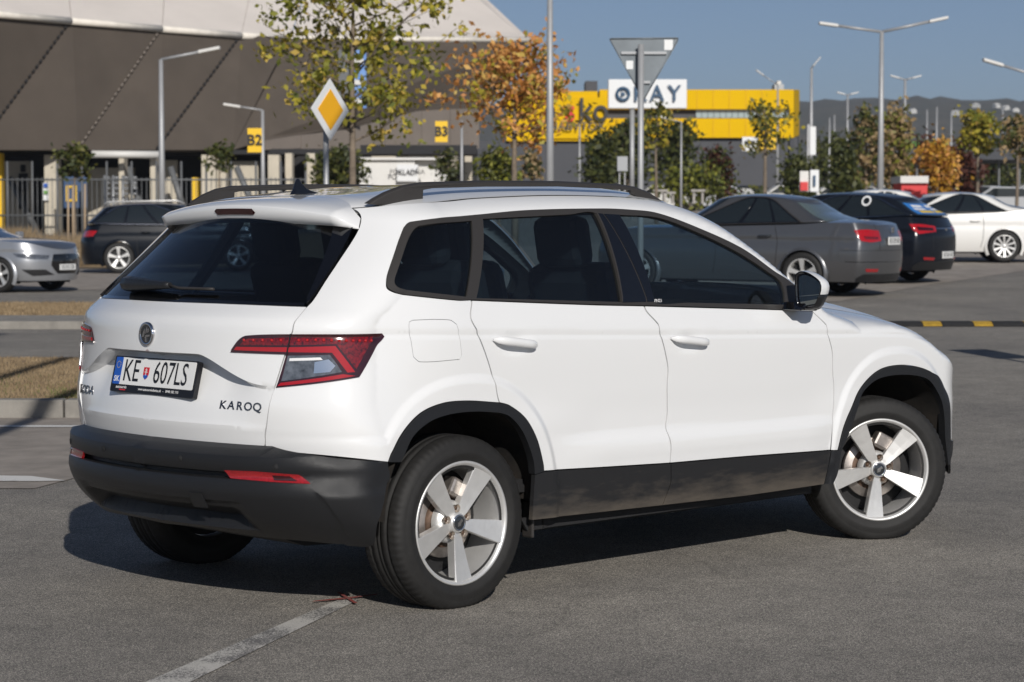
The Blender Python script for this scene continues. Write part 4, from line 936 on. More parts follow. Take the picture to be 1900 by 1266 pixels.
    for md in ('right', 'left'):
        for lp in g['win']: panel('side_window', Sg, [lp], gm, root, off=.006, thick=.004, inset=.0, res=.06, mode=md, corner=60)
        if g.get('frame'): panel('window_surround', Sg, [g['frame']], 'gloss_black', root, off=.003, thick=.003, inset=0, res=.06, mode=md, corner=60)
        if g.get('frame'): panel('window_frame', Sg, [shrink(g['frame'], -.018), g['frame']], g['fmat'], root, off=.008, thick=.006, inset=0, res=.06, mode=md, corner=60)
        for nm, lp, m_, of in sp.get('deco', []): panel(nm, Sb, [lp], m_, root, off=of, thick=.01, inset=0, res=.05, mode=md, smooth=False)
        for xg in sp.get('gaps', []):
            s0 = xg-fx(np.array(.8))-ar; panel('door_gap', Sb, [[(s0, .30), (s0+.01, .30), (s0+.01+(fx(np.array(.8))-fx(np.array(.98))), float(fb_(xg))-.02), (s0+(fx(np.array(.8))-fx(np.array(.98))), float(fb_(xg))-.02)]], 'inner_dark', root, off=.0015, thick=0, inset=0, res=.06, mode=md, smooth=False)
        sg = 1 if md == 'right' else -1
        for xh, zh in sp.get('handles', []):
            b = MB().tube([(xh-.10, -sg*(W-.015), zh), (xh-.07, -sg*(W+.018), zh), (xh+.07, -sg*(W+.018), zh-.005), (xh+.10, -sg*(W-.015), zh-.005)], .016, 8); b.build('door_handle', sp.get('handlemat', sp['paint']), root)
        b = MB().box((0, 0, 0), (.10, .17, .13)); o = b.build('door_mirror', sp['paint'], root, bevel=.03); o.location = (xb1-.62, -sg*(W+.07), float(fb_(xb1-.6))+.08)
        for x0 in (0, wbase):
            ann = [(x0+(arr+.012)*math.cos(a), wr+(arr+.012)*math.sin(a)) for a in np.linspace(-.5, math.pi+.5, 40)]
            b = MB(); yy = -sg*(W-.012); r0 = [(x, yy, z) for x, z in ann]; r1 = [(x0+(x-x0)*.90, yy-sg*.008, wr+(z-wr)*.90) for x, z in ann]; r2 = [(x0+(x-x0)*.90, yy+sg*.25, wr+(z-wr)*.90) for x, z in ann]; r3 = [(x0+(x-x0)*1.05, yy+sg*.03, wr+(z-wr)*1.05) for x, z in ann]
            b.grid([r3, r0, r1]); b.build('wheel_arch', sp.get('archmat', sp['paint']), root)
            MB().grid([r1, r2]).build('wheel_liner', 'inner_dark', root)
            w_ = empty('wheel', (x0, -sg*(W-.115), wr), 0 if sg == 1 else math.pi); w_.parent = root
            k = wr/.327; pr = [(.205, .08), (.235, .100), (.29, .104), (.318, .092), (.327, .07), (.327, -.07), (.318, -.092), (.29, -.104), (.235, -.100), (.222, -.088)]
            MB().lathe([(r*k, a) for r, a in pr], 40).build('tyre', 'tyre_rubber', w_)
            rim = MB().lathe([(.232*k, -.098), (.222*k, -.102), (.212*k, -.08), (.205*k, .05)], 40).build('rim', 'alloy_silver', w_)
            b = MB(); nsp = sp.get('spokes', 5)
            for i in range(nsp):
                a0 = 2*math.pi*i/nsp+.35; rows = []
                for r, hw, y in ((.03, .02, -.07), (.10, .020*5/nsp+.006, -.082), (.222, .038*5/nsp+.004, -.098)): rows.append([(k*(r*math.cos(a0)-t*math.sin(a0)), yy2, k*(r*math.sin(a0)+t*math.cos(a0))) for t, yy2 in ((-hw, y+.03), (-hw, y), (hw, y), (hw, y+.03))])
                b.grid(rows, smooth=False)
            b.lathe([(0, -.088), (.05*k, -.082), (.06*k, -.05)], 20); b.build('spokes', 'alloy_silver', w_)
            MB().lathe([(0, -.0), (.2*k, .0)], 24).build('brake_disc', 'inner_dark', w_)
    MB().box((wbase/2, 0, .24), (wbase+.9, 1.35, .12)).build('underbody', 'inner_dark', root)
    for nm, x, y, z, w_, h_, m_, txt in sp.get('flat', []):
        o = MB().box((x, y, z), (.012, w_, h_)).build(nm, m_, root, bevel=.004)
        if txt: text_obj('lettering', txt[0], txt[1], frame((x+(-.0075 if txt[3] < 0 else .0075), y, z), (0, txt[3], 0), (0, 0, 1)), txt[2], o, .0005, sx=txt[4] if len(txt) > 4 else .9)
    for md in ('right', 'left') if sp.get('poster') else ():
        po_ = panel('window_poster', Sg, [[(-1, .16), (-.42, .16), (-.46, .82), (-1, .82)]], 'poster_blue', root, off=.012, thick=.004, inset=0, res=.06, mode=md, smooth=False)
        for lp, m_ in (([(-.95, .62), (-.62, .62), (-.62, .74), (-.95, .74)], 'print_white'), ([(-.98, .24), (-.60, .24), (-.60, .40), (-.98, .40)], 'print_yellow'), ([(-.92, .46), (-.56, .46), (-.56, .56), (-.92, .56)], 'print_white')):
            panel('poster_print', Sg, [lp], m_, po_, off=.0145, thick=.001, inset=0, res=.06, mode=md, smooth=False)
        P_s = Sg(np.array(.30), np.array(.75), .012)[0]
        if md == 'left':
            rg_ = MB().lathe([(.055, 0), (.085, 0)], 24, axis='y'); rg_.v = [(v[0]+P_s[0], -P_s[1]+.02-v[2]*.5, v[2]+P_s[2]) for v in rg_.v]; rg_.build('window_sticker', 'print_white', root)
    # place it
    px, d, side = rear_left_or_right; root.rotation_euler = (0, 0, heading)
    ax, ay = sp.get('anchor', (0, .80*side)); ax = sp.get('anchor_x', ax); p = on_ground(px, d); off = Matrix.Rotation(heading, 3, 'Z') @ Vector((ax, .80*side, 0))
    root.location = (p.x-off.x, p.y-off.y, 0); root.location.z = min(ground_z(*(root.location+Matrix.Rotation(heading, 3, 'Z') @ Vector((wx, wy, 0)))[:2]) for wx in (0, wbase) for wy in (-.8, .8))+.006
    fwz = ground_z(*(root.location+Matrix.Rotation(heading, 3, 'Z') @ Vector((wbase, 0, 0)))[:2]); rwz = ground_z(root.location.x, root.location.y)
    root.rotation_euler = (0, -math.atan2(fwz-rwz, wbase), heading); root.location.z = rwz+.012
    return root
PI = math.pi
sedan_win = [[(.13, .10), (.16, .45), (.22, .80), (.30, .90), (.30, .10)], [(.325, .10), (.325, .90), (.40, .93), (.52, .93), (.56, .10)], [(.60, .10), (.56, .93), (.68, .92), (.80, .80), (.95, .45), (1.02, .14), (1.0, .10)]]
sedan_frame = [(.11, .06), (.14, .46), (.20, .84), (.29, .95), (.52, .97), (.69, .96), (.82, .84), (.98, .45), (1.05, .10), (1.0, .06)]
make_car('saloon_car', 'dark grey four-door saloon with red tail lamps parked beside a black estate', (1490, 32.4, 1), YAW+math.radians(61), dict(
    W=.89, ar=.26, wr=.316, xr=-1.08, xf=3.58, wb=2.65, H=1.47, crease=.84, paint='paint_grey', tail_slope=.10, spokes=5, rearglass='car_glass_light',
    belt=([-1.02, -.9, -.5, 0, 1.0, 2.0, 2.6, 3.2, 3.6], [1.03, 1.06, 1.06, 1.03, 1.0, .97, .96, .86, .72]),
    gh=dict(base=(-.50, 2.38, .80), top=(.12, 1.62, .57), win=sedan_win, frame=sedan_frame, fmat='trim_rubber', c0=.30, c1=.45),
    gaps=[.42, 1.38], handles=[(.58, .86), (1.52, .845)], handlemat='dark_chrome',
    deco=[('tail_lamp', [(-.66, .95), (-.40, .965), (-.02, .955), (-.10, .86), (-.16, .80), (-.42, .78), (-.66, .80)], 'lamp_red', .006), ('lamp_inner', [(-.60, .86), (-.25, .87), (-.28, .83), (-.60, .825)], 'lamp_led_red', .010), ('reflector', [(-.62, .40), (-.30, .405), (-.32, .36), (-.60, .355)], 'reflector_red', .005), ('bumper_gap', [(-1, .668), (.22, .668), (.22, .661), (-1, .661)], 'inner_dark', .002), ('boot_gap', [(-.64, .67), (-.634, .67), (-.60, 1.04), (-.606, 1.04)], 'inner_dark', .002), ('lower_valance', [(-1, .325), (-.25, .325), (-.05, .26), (-.05, .215), (-1, .215)], 'grained_plastic', .003), ('bumper_crease', [(-1, .505), (.16, .505), (.16, .495), (-1, .495)], 'gloss_black', .001)],
    flat=[('number_plate', -1.088, 0, .80, .50, .115, 'plate_white', ('KE 529 ND', .10, 'print_black', -1)), ('boot_badge', -1.062, 0, .96, .09, .09, 'chrome', None)]))
est_win = [[(-.02, .14), (.06, .60), (.14, .84), (.28, .90), (.28, .12)], [(.305, .12), (.305, .90), (.52, .93), (.55, .10)], [(.59, .10), (.555, .93), (.70, .92), (.84, .78), (.98, .42), (1.03, .12)]]
est_frame = [(-.06, .09), (.03, .62), (.12, .88), (.28, .95), (.52, .97), (.71, .96), (.86, .80), (1.0, .42), (1.06, .08)]
make_car('estate_car', 'black estate car with a blue poster on its rear window behind a grey saloon', (1628, 36.6, 1), YAW+math.radians(59), dict(
    W=.895, ar=.28, wr=.316, xr=-.90, xf=3.50, wb=2.65, H=1.475, crease=.86, paint='paint_night', poster=1, tail_slope=.22, spokes=5,
    belt=([-.9, -.6, 0, 1.0, 2.0, 2.6, 3.2, 3.6], [1.06, 1.08, 1.04, 1.0, .97, .96, .86, .72]),
    gh=dict(base=(-.78, 2.35, .80), top=(-.28, 1.50, .58), win=est_win, frame=est_frame, fmat='chrome', c0=.26, c1=.45),
    gaps=[.30, 1.30], handles=[(.50, .88), (1.45, .86)],
    deco=[('tail_lamp', [(-.70, .93), (-.40, .96), (.0, .965), (-.06, .86), (-.20, .80), (-.68, .84)], 'lamp_red', .006), ('lamp_inner', [(-.62, .90), (-.20, .92), (-.22, .86), (-.62, .855)], 'lamp_dark_red', .010), ('reflector', [(-.64, .42), (-.34, .43), (-.36, .385), (-.62, .375)], 'reflector_red', .005), ('boot_gap', [(-.60, .56), (-.594, .56), (-.56, 1.04), (-.566, 1.04)], 'inner_dark', .002), ('lower_valance', [(-1, .36), (-.25, .35), (-.05, .28), (-.05, .215), (-1, .215)], 'grained_plastic', .003), ('trim_strip', [(-1, .90), (-.70, .90), (-.70, .885), (-1, .885)], 'chrome', .004)],
    flat=[('number_plate', -.905, 0, .46, .50, .115, 'plate_white', ('KE 241 HX', .10, 'print_black', -1)), ('tailgate_badge', -.868, 0, .86, .08, .08, 'chrome', None)]))
make_car('saloon_car', 'white saloon car parked side-on with multi-spoke silver wheels and black window band', (1862, 46.0, 1), YAW+math.radians(86), dict(
    W=.89, wr=.325, xr=-1.02, xf=3.55, wb=2.70, H=1.435, crease=.80, paint='paint_pearl', spokes=10,
    belt=([-1.02, -.5, 0, 1.0, 2.0, 2.6, 3.2, 3.6], [1.06, 1.07, 1.02, .98, .95, .94, .84, .70]),
    gh=dict(base=(-.60, 2.45, .80), top=(.10, 1.58, .57), win=sedan_win, frame=sedan_frame, fmat='trim_rubber', c0=.30, c1=.45), gaps=[.45, 1.42], handles=[(.60, .84), (1.56, .825)]))
make_car('saloon_car', 'white saloon car mostly hidden behind the black estate, only its roof showing', (1700, 57.0, 1), YAW+math.radians(84), dict(
    W=.89, wr=.325, xr=-1.02, xf=3.55, wb=2.70, H=1.46, crease=.80, paint='paint_pearl', spokes=10,
    belt=([-1.02, -.5, 0, 1.0, 2.0, 2.6, 3.2, 3.6], [1.06, 1.07, 1.02, .98, .95, .94, .84, .70]),
    gh=dict(base=(-.60, 2.45, .80), top=(.10, 1.58, .57), win=sedan_win, c0=.30, c1=.45)))
hatch_win = [[(.02, .14), (.10, .60), (.20, .86), (.34, .92), (.34, .12)], [(.365, .12), (.365, .92), (.54, .93), (.57, .10)], [(.61, .10), (.575, .93), (.70, .92), (.84, .78), (.98, .42), (1.03, .12)]]
make_car('hatchback_car', 'silver hatchback with dark bonnet and black grille facing the dark SUV', (2, 41.5, -1), YAW-math.radians(114), dict(
    W=.89, wr=.318, xr=-.78, xf=3.52, wb=2.60, H=1.42, crease=.78, paint='paint_silver', spokes=5, anchor_x=2.60, deckmat='hood_grey', tail_slope=.2,
    belt=([-.78, -.4, 0, 1.0, 2.0, 2.5, 3.1, 3.52], [1.05, 1.04, 1.02, .99, .96, .95, .90, .78]),
    gh=dict(base=(-.68, 2.35, .79), top=(-.1, 1.45, .57), win=hatch_win, c0=.26, c1=.45),
    deco=[('grille', [(3.735, .70), (3.9, .71), (3.9, .34), (3.76, .34), (3.725, .50)], 'gloss_black', .006), ('headlamp', [(3.30, .72), (3.52, .705), (3.70, .68), (3.69, .61), (3.52, .61), (3.38, .65)], 'lamp_clear', .006), ('air_intake', [(3.42, .42), (3.66, .42), (3.72, .32), (3.50, .30)], 'inner_dark', .004)],
    flat=[('number_plate', 3.528, 0, .46, .50, .11, 'plate_white', ('KE 815 GB', .095, 'print_black', 1)), ('front_badge', 3.50, 0, .64, .22, .06, 'chrome', None)]))
suv_win = [[(-.06, .14), (.04, .62), (.13, .88), (.28, .92), (.26, .12)], [(.29, .12), (.31, .93), (.53, .93), (.57, .10)], [(.61, .10), (.565, .93), (.70, .92), (.84, .78), (.98, .42), (1.03, .12)]]
make_car('dark_suv', 'dark navy SUV with chrome window line and silver wheels parked by the dry grass', (222, 54.5, -1), YAW-math.radians(84), dict(
    W=.96, wr=.372, xr=-.98, xf=3.80, wb=2.89, H=1.70, crease=.95, paint='paint_navy', tail_slope=.14, spokes=5, glass='car_glass',
    belt=([-.98, -.5, 0, 1.0, 2.0, 2.8, 3.4, 3.8], [1.17, 1.18, 1.15, 1.12, 1.09, 1.08, 1.0, .85]),
    gh=dict(base=(-.86, 2.55, .86), top=(-.42, 1.60, .64), win=suv_win, frame=[(-.12, .07), (.0, .64), (.11, .93), (.28, .97), (.53, .98), (.71, .97), (.86, .80), (1.0, .42), (1.07, .06)], fmat='chrome', c0=.30, c1=.45), gaps=[.48, 1.5], handles=[(.66, .98), (1.7, .96)],
    deco=[('tail_lamp', [(-.70, 1.02), (-.36, 1.04), (-.02, 1.03), (-.10, .90), (-.66, .88)], 'lamp_red', .006)]))
for sg in (-1, 1):
    par = [o for o in bpy.data.objects if o.name == 'dark_suv'][0]
    MB().tube([(-.35, sg*.60, 1.665), (-.25, sg*.62, 1.735), (1.4, sg*.62, 1.745), (1.55, sg*.60, 1.68)], .018, 6).build('roof_rail', 'alloy_silver', par)
# ================================================================ BACKGROUND
mat('cladding', (.082, .066, .052), .75, var=.10, vscale=.6, bump=.3, bscale=8); mat('roof_sheet', (.72, .66, .60), .7, var=.05, vscale=.3)
mat('gutter', (.75, .70, .62), .6, var=.12, vscale=2); mat('stadium_concrete', (.50, .45, .36), .85, var=.10, vscale=.8); mat('band_panel', (.20, .17, .145), .8, var=.08, vscale=.5)
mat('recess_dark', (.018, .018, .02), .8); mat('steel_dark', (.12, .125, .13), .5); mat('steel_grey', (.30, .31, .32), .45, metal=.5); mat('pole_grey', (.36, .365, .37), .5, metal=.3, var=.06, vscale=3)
mat('sign_white', (.72, .73, .73), .45); mat('sign_yellow', (.80, .40, .01), .45); mat('board_yellow', (.80, .50, .01), .5); mat('sign_back', (.14, .16, .175), .45, metal=.4, var=.12, vscale=4)
mat('building_yellow', (.70, .43, .002), .7, var=.03, vscale=.3, spec=.08); mat('building_grey', (.045, .048, .058), .6, var=.08, vscale=.3); mat('window_band', (.32, .40, .42), .15, coat=1)
mat('letter_black', (.012, .012, .014), .5); mat('letter_red', (.62, .02, .02), .5); mat('letter_blue', (.02, .07, .14), .5); mat('cabin_white', (.66, .65, .62), .6, var=.06, vscale=1); mat('cabin_red', (.60, .03, .03), .5)
mat('banner_blue', (.03, .16, .52), .6, col2=(.20, .34, .62), vscale=1.2); mat('hill', (.018, .026, .014), .95, col2=(.085, .068, .040), vscale=.035, detail=9); mat('canopy', (.022, .026, .036), .5); mat('green_sheet', (.12, .30, .05), .6)
mat('far_white', (.62, .61, .58), .5); mat('bench_wood', (.36, .27, .18), .7); mat('bin_blue', (.03, .07, .16), .5)
def quad_slab(name, P, m, parent, t=.12, towards=None):
    """a flat plate with real thickness through given points"""
    P = [Vector(p) for p in P]; n = (P[1]-P[0]).cross(P[2]-P[0]).normalized()
    if n.dot(CAM-P[0]) > 0: n = -n
    k = len(P); b = MB().add([tuple(p) for p in P]+[tuple(p+n*t) for p in P], [tuple(range(k)), tuple(range(2*k-1, k-1, -1))]+[(i, (i+1) % k, k+(i+1) % k, k+i) for i in range(k)]); return b.build(name, m, parent)
def wbox(name, px0, px1, py0, py1, d, depth, m, parent=None, bevel=0):
    """an upright box facing the car park: its front face spans the given directions at distance d"""
    a = at(px0, py0, d); c = at(px1, py1, d); w_ = (a-c).to_2d().length; h = abs(a.z-c.z); ctr = (a+c)/2+FWH*(depth/2)
    b = MB().box((0, 0, 0), (w_, depth, h), rz=YAW-PI/2); b.v = [Vector(v)+ctr for v in b.v]; return b.build(name, m, parent, bevel=bevel)
def facing_text(name, txt, size, px, py, d, m, parent, sx=1, bold=0.0, tilt=0):
    return text_obj(name, txt, size, frame(at(px, py, d), RT, (0, 0, 1)), m, parent, .02, sx=sx, bold=bold)
# ---- stadium
st = empty('stadium', on_ground(300, 104)); tag(st, 'large stadium with dark sloping metal cladding under a pale grey roof', 'stadium')
def par(o):
    o.parent = st; o.matrix_parent_inverse = Matrix.Translation(st.location).inverted(); return o
def interp(a, b, t): return a+(b-a)*t
tops = [-260, -60, 138, 305, 451, 540]; bots = [-420, -190, -40, 148, 293, 434]
def topP(px): t = (px+260)/800; return at(px, 3+ (72-3)*min(1, max(0, (px+260)/760))**.92, 90+22*t)
def botP(px): return at(px, 279, 88+18*(px+420)/854)
for k in range(5):
    g = .0016
    P = [topP(tops[k]).lerp(topP(tops[k+1]), .006), topP(tops[k+1]).lerp(topP(tops[k]), .006), botP(bots[k+1]).lerp(botP(bots[k]), .006), botP(bots[k]).lerp(botP(bots[k+1]), .006)]
    pn = par(quad_slab('cladding_panel', P, 'cladding', None, .25))
    for j in (.33, .66):       # standing seams of a panel
        a = P[0].lerp(P[1], j); c = P[3].lerp(P[2], j); n = (P[1]-P[0]).cross(P[2]-P[0]).normalized(); n = n if n.dot(CAM-P[0]) > 0 else -n
        b = MB().tube([a+n*.03, c+n*.03], .07, 4); o = b.build('panel_seam', 'band_panel'); o.parent = pn; o.matrix_parent_inverse = pn.matrix_parent_inverse.copy()
    a, c = P[1], P[2]; b = MB()
    for q in range(26): p0 = a.lerp(c, (q+.2)/26); p1 = a.lerp(c, (q+.75)/26); b.tube([p0-FWH*.12, p1-FWH*.12], .055, 4)
    if k < 4: par(b.build('joint_strip', 'recess_dark' if k % 2 else 'band_panel'))
A = [at(540, 74, 113), at(984, 77, 122), at(888, 203, 119), at(783, 208, 116), at(648, 243, 112), at(494, 262, 107), at(434, 279, 106)]
par(quad_slab('cladding_panel', A, 'cladding', None, .25))
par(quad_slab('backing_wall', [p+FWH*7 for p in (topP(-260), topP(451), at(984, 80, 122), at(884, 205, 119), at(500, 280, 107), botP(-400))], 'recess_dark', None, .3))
bandp = [(494, 262), (560, 252), (648, 242), (715, 224), (783, 207), (836, 204), (890, 203)]
for i in range(len(bandp)-1):
    (x0, y0), (x1, y1) = bandp[i], bandp[i+1]; d0 = 106+12*(x0-494)/396; d1 = 106+12*(x1-494)/396
    par(quad_slab('band_panel', [at(x0+.8, y0, d0-.3), at(x1-.8, y1, d1-.3), at(x1-.8, 276, d1-.3), at(x0+.8, 279, d0-.3)], 'band_panel', None, .3))
rf = [topP(-260), topP(-60), topP(138), topP(305), topP(451), at(540, 73, 113.5), at(984, 76, 122)]
back = [at(-400, -330, 140), at(-150, -330, 145), at(100, -330, 150), at(330, -300, 152), at(520, -250, 153), at(640, -210, 152), at(800, -95, 150)]
for i in range(6):
    par(quad_slab('roof_sheet', [rf[i].lerp(rf[i+1], .003), rf[i+1].lerp(rf[i], .003), back[i+1].lerp(back[i], .003), back[i].lerp(back[i+1], .003)], 'roof_sheet', None, .15))
    a, c = rf[i], rf[i+1]
    par(MB().tube([a-FWH*.25+Vector((0, 0, -.05)), c-FWH*.25+Vector((0, 0, -.05))], .16, 8).build('gutter', 'gutter'))
# ground storey
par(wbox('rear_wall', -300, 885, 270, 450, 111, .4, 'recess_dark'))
for x0, x1, y0, d in ((-60, -8, 285, 100), (84, 108, 288, 100), (222, 232, 290, 101), (280, 291, 290, 101), (375, 402, 288, 102), (404, 421, 288, 102.5), (498, 519, 288, 103), (530, 543, 285, 104), (570, 585, 285, 105), (742, 760, 283, 108), (790, 803, 283, 109), (862, 876, 280, 110)):
    par(wbox('concrete_column', x0, x1, y0, 452, d, 1.0, 'stadium_concrete', bevel=.03))
for x0, x1, y0, d in ((8, 58, 300, 105), (165, 250, 312, 106), (305, 330, 298, 106), (430, 480, 300, 107), (600, 640, 292, 108), (690, 735, 285, 110), (812, 850, 285, 111)):
    par(wbox('wall_panel', x0, x1, y0, 450, d, .3, 'stadium_concrete'))
par(wbox('yellow_column', -12, 5, 285, 452, 99, .6, 'board_yellow')); par(wbox('yellow_cabinet', 358, 374, 330, 372, 104, .5, 'board_yellow'))
par(MB().tube([at(172, 287, 99.5), at(303, 288, 100.5)], .17, 8).build('white_pipe', 'far_white')); par(MB().tube([at(757, 285, 108), at(820, 285, 109)], .17, 8).build('white_pipe', 'far_white'))
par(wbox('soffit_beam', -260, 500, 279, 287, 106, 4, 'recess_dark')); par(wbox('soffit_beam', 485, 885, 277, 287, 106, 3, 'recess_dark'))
for x0, y0, x1, y1 in ((20, 330, 75, 440), (235, 300, 275, 420), (318, 310, 352, 420), (440, 310, 478, 400)):
    par(MB().tube([at(x0, y0, 103.5), at(x1, y1, 103.5)], .16, 6).build('stair_brace', 'steel_dark'))
# painted figure and posters on the wall
fig = par(wbox('wall_figure', 40, 50, 306, 320, 104.6, .05, 'recess_dark', bevel=.1)); par(wbox('wall_figure', 37, 54, 322, 356, 104.6, .05, 'recess_dark')); par(wbox('wall_figure', 36, 43, 356, 388, 104.6, .05, 'recess_dark')); par(wbox('wall_figure', 46, 53, 356, 388, 104.6, .05, 'recess_dark'))
par(wbox('poster', 82, 92, 340, 372, 99.8, .05, 'sign_white')); par(wbox('poster_print', 83, 91, 354, 360, 99.7, .03, 'green_sheet')); par(wbox('poster_print', 83, 91, 341, 348, 99.7, .03, 'plate_blue'))
par(wbox('notice_board', 120, 163, 328, 386, 98.5, .15, 'bin_blue'))
for a in ((124, 144, 345, 349), (124, 144, 370, 374), (124, 128, 349, 370), (140, 144, 349, 370)): par(wbox('board_mark', *a, 98.4, .06, 'board_yellow'))
bn = par(wbox('hanging_banner', 655, 681, 92, 202, 109, .08, 'banner_blue')); par(wbox('hanging_banner', 630, 652, 95, 200, 110, .08, 'steel_dark')); 
for y in (112, 150, 184): par(wbox('banner_mark', 659, 676, y, y+9, 108.9, .04, 'far_white'))
# ---- steel fence in front of the stadium
fe = empty('steel_fence', on_ground(250, 96)); tag(fe, 'dark steel bar fence with turnstiles in front of the stadium', 'fence')
for k in range(66):
    px = -30+k*9.2
    o = MB().tube([at(px, 452 if px < 330 else 440, 96), at(px, 330 if k % 5 else 300, 96)], .017 if k % 5 else .05, 5); o = o.build('fence_bar' if k % 5 else 'fence_post', 'steel_dark', fe); o.matrix_parent_inverse = Matrix.Translation(fe.location).inverted()
for y in (334, 400): o = MB().tube([at(-30, y, 96), at(570, y, 96)], .04, 5).build('fence_rail', 'steel_dark', fe); o.matrix_parent_inverse = Matrix.Translation(fe.location).inverted()
for i, px in enumerate((196, 212, 230, 246)):
    b = MB()
    for q in range(7): b.tube([at(px, 330+q*10, 97.5), at(px+10, 330+q*10, 97.5)], .05, 5)
    b.tube([at(px, 326, 97.5), at(px, 440, 97.5)], .06, 5); o = b.build('turnstile', 'steel_grey', fe); o.matrix_parent_inverse = Matrix.Translation(fe.location).inverted()
# ---- ticket container
tc_ = empty('ticket_container', on_ground(750, 92)); tag(tc_, 'white ticket office container with dark lettering beside the stadium', 'container')
for args in (('container_wall', 668, 770, 297, 380, 92, 3, 'cabin_white'), ('container_wall', 771.5, 829, 299, 380, 92.3, 3, 'cabin_white'), ('container_roof', 666, 831, 293, 297.5, 91.8, 3.4, 'cabin_white'), ('notice_sheet', 737, 776, 306, 337, 91.7, .06, 'sign_white')):
    o = wbox(*args); o.parent = tc_; o.matrix_parent_inverse = Matrix.Translation(tc_.location).inverted()
o = facing_text('container_lettering', 'POKLAD\u0147A', .30, 756, 320, 91.6, 'letter_black', tc_, sx=.9); o.matrix_parent_inverse = Matrix.Translation(tc_.location).inverted()
# ---- furniture shop
sh = empty('yellow_shop', on_ground(1200, 176)); tag(sh, 'long yellow and dark grey furniture shop behind the trees', 'building')
def ps(o): o.parent = sh; o.matrix_parent_inverse = Matrix.Translation(sh.location).inverted(); return o
ps(wbox('lower_wall', 876, 1112, 262, 372, 172, 20, 'building_grey')); ps(wbox('lower_wall', 1112, 1478, 256, 372, 178, 20, 'building_grey'))
ps(wbox('upper_wall', 940, 1108, 171, 262.5, 171.6, 20, 'building_yellow')); ps(wbox('upper_wall', 1112, 1470, 168, 204, 177.5, 20, 'building_yellow')); ps(wbox('upper_wall', 1112, 1470, 221, 256.5, 177.5, 20, 'building_yellow')); ps(wbox('window_recess', 1112, 1470, 203.5, 221.5, 178.2, 19, 'building_grey'))
for k in range(16):
    x0 = 1290+k*11.2; ps(wbox('window_pane', x0, x0+10.2, 205, 220, 178.0, .1, 'window_band'))
ps(quad_slab('end_wall', [at(1470.5, 168, 177.5), at(1481, 168.5, 192), at(1481, 252, 192), at(1470.5, 256.5, 177.5)], 'building_yellow', None, .3)); ps(quad_slab('end_wall', [at(1470.5, 257, 177.6), at(1480, 253, 192), at(1480, 372, 192), at(1470.5, 372, 177.6)], 'building_grey', None, .3))
for k in range(1, 12): px = 1112+k*30; ps(wbox('panel_joint', px, px+.5, 221.5, 256, 177.4, .05, 'board_yellow')); ps(wbox('panel_joint', px, px+.5, 168.5, 203.5, 177.4, .05, 'board_yellow'))
ps(wbox('roof_hut', 1086, 1108, 152, 171, 176, 4, 'building_grey')); ps(wbox('roof_vent', 1435, 1452, 158, 168, 182, 2, 'steel_grey')); ps(wbox('roof_vent', 1440, 1447, 152, 158, 182, 1, 'far_white'))
ps(wbox('sign_frame', 995, 1125, 182, 258, 171.4, .2, 'building_yellow'))
for ch, px, m_ in (('a', 1022, 'letter_black'), ('s', 1057, 'letter_red'), ('k', 1086, 'letter_black'), ('o', 1114, 'letter_black')): ps(facing_text('shop_letter', ch, 2.5, px, 207, 171.0, m_, sh, sx=.9, bold=.03))
ps(facing_text('shop_lettering', 'N\u00c1BYTOK', .85, 1070, 236, 171.0, 'building_grey', sh, sx=1.1, bold=.01))
# ---- shop board on a mast
ob = empty('shop_board', on_ground(1172, 98)); tag(ob, 'white shop board with dark blue lettering on a steel mast', 'sign')
def po(o): o.parent = ob; o.matrix_parent_inverse = Matrix.Translation(ob.location).inverted(); return o
po(wbox('board', 1128, 1273, 149, 202.5, 98, .5, 'sign_white', bevel=.03)); po(MB().tube([at(1172, 202, 98.2), Vector((*px_xy(1172, 98.2), ob.location.z))], .11, 10).build('mast', 'pole_grey'))
rg = MB().lathe([(.20, 0), (.20, .05), (.32, .05), (.32, 0)], 28, axis='z'); mt = frame(at(1155, 176, 97.9), RT, (0, 0, 1)); rg.v = [mt @ Vector(v) for v in rg.v]; po(rg.build('letter_ring', 'letter_blue'))
tr = MB().prism([(-.08, -.12), (.13, 0), (-.08, .12)], 0, .05, 'z'); tr.v = [mt @ Vector(v) for v in tr.v]; po(tr.build('letter_triangle', 'letter_blue'))
for ch, px in (('K', 1187), ('A', 1218), ('Y', 1250)): po(facing_text('board_letter', ch, .98, px, 176, 97.85, 'letter_blue', ob, sx=.95, bold=.01))
# ---- lamp posts
def lamp(px, py, d, arms, label, r=.075, group=None, head_mat='far_white', base=None):
    g = on_ground(px, d); top = at(px, py, d); root = empty('street_lamp', g); tag(root, label, 'street lamp', group)
    o = MB().tube([Vector((0, 0, 0)), Vector((0, 0, (top.z-g.z)*.5)), Vector((0, 0, top.z-g.z))], [r*1.25, r*1.0, r*.7], 10).build('pole', 'pole_grey', root)
    for apx, apy in arms:
        e = at(apx, apy, d)-g; s_ = top-g; dr = (e-s_).normalized()
        MB().tube([s_, e], r*.5, 8).build('arm', 'pole_grey', root)
        hd = MB().box((0, 0, 0), (.62, .26, .10)); q = frame(e+dr*.2, dr, Vector((0, 0, 1)).cross(dr).cross(dr)*-1); f2 = Matrix(((dr.x, dr.cross(Vector((0, 0, 1))).normalized().x, 0, e.x+dr.x*.2), (dr.y, dr.cross(Vector((0, 0, 1))).normalized().y, 0, e.y+dr.y*.2), (dr.z, 0, 1, e.z+dr.z*.2), (0, 0, 0, 1)))
        hd.v = [f2 @ Vector(v) for v in hd.v]; hd.build('lamp_head', head_mat, root, bevel=.03)
    return root
lamp(302, 113, 62, [(378, 98)], 'grey single-arm street lamp standing before the dark stadium cladding', .085)
lamp(489, 206, 80, [(443, 199)], 'short grey street lamp with a yellow sign on its pole', .08)
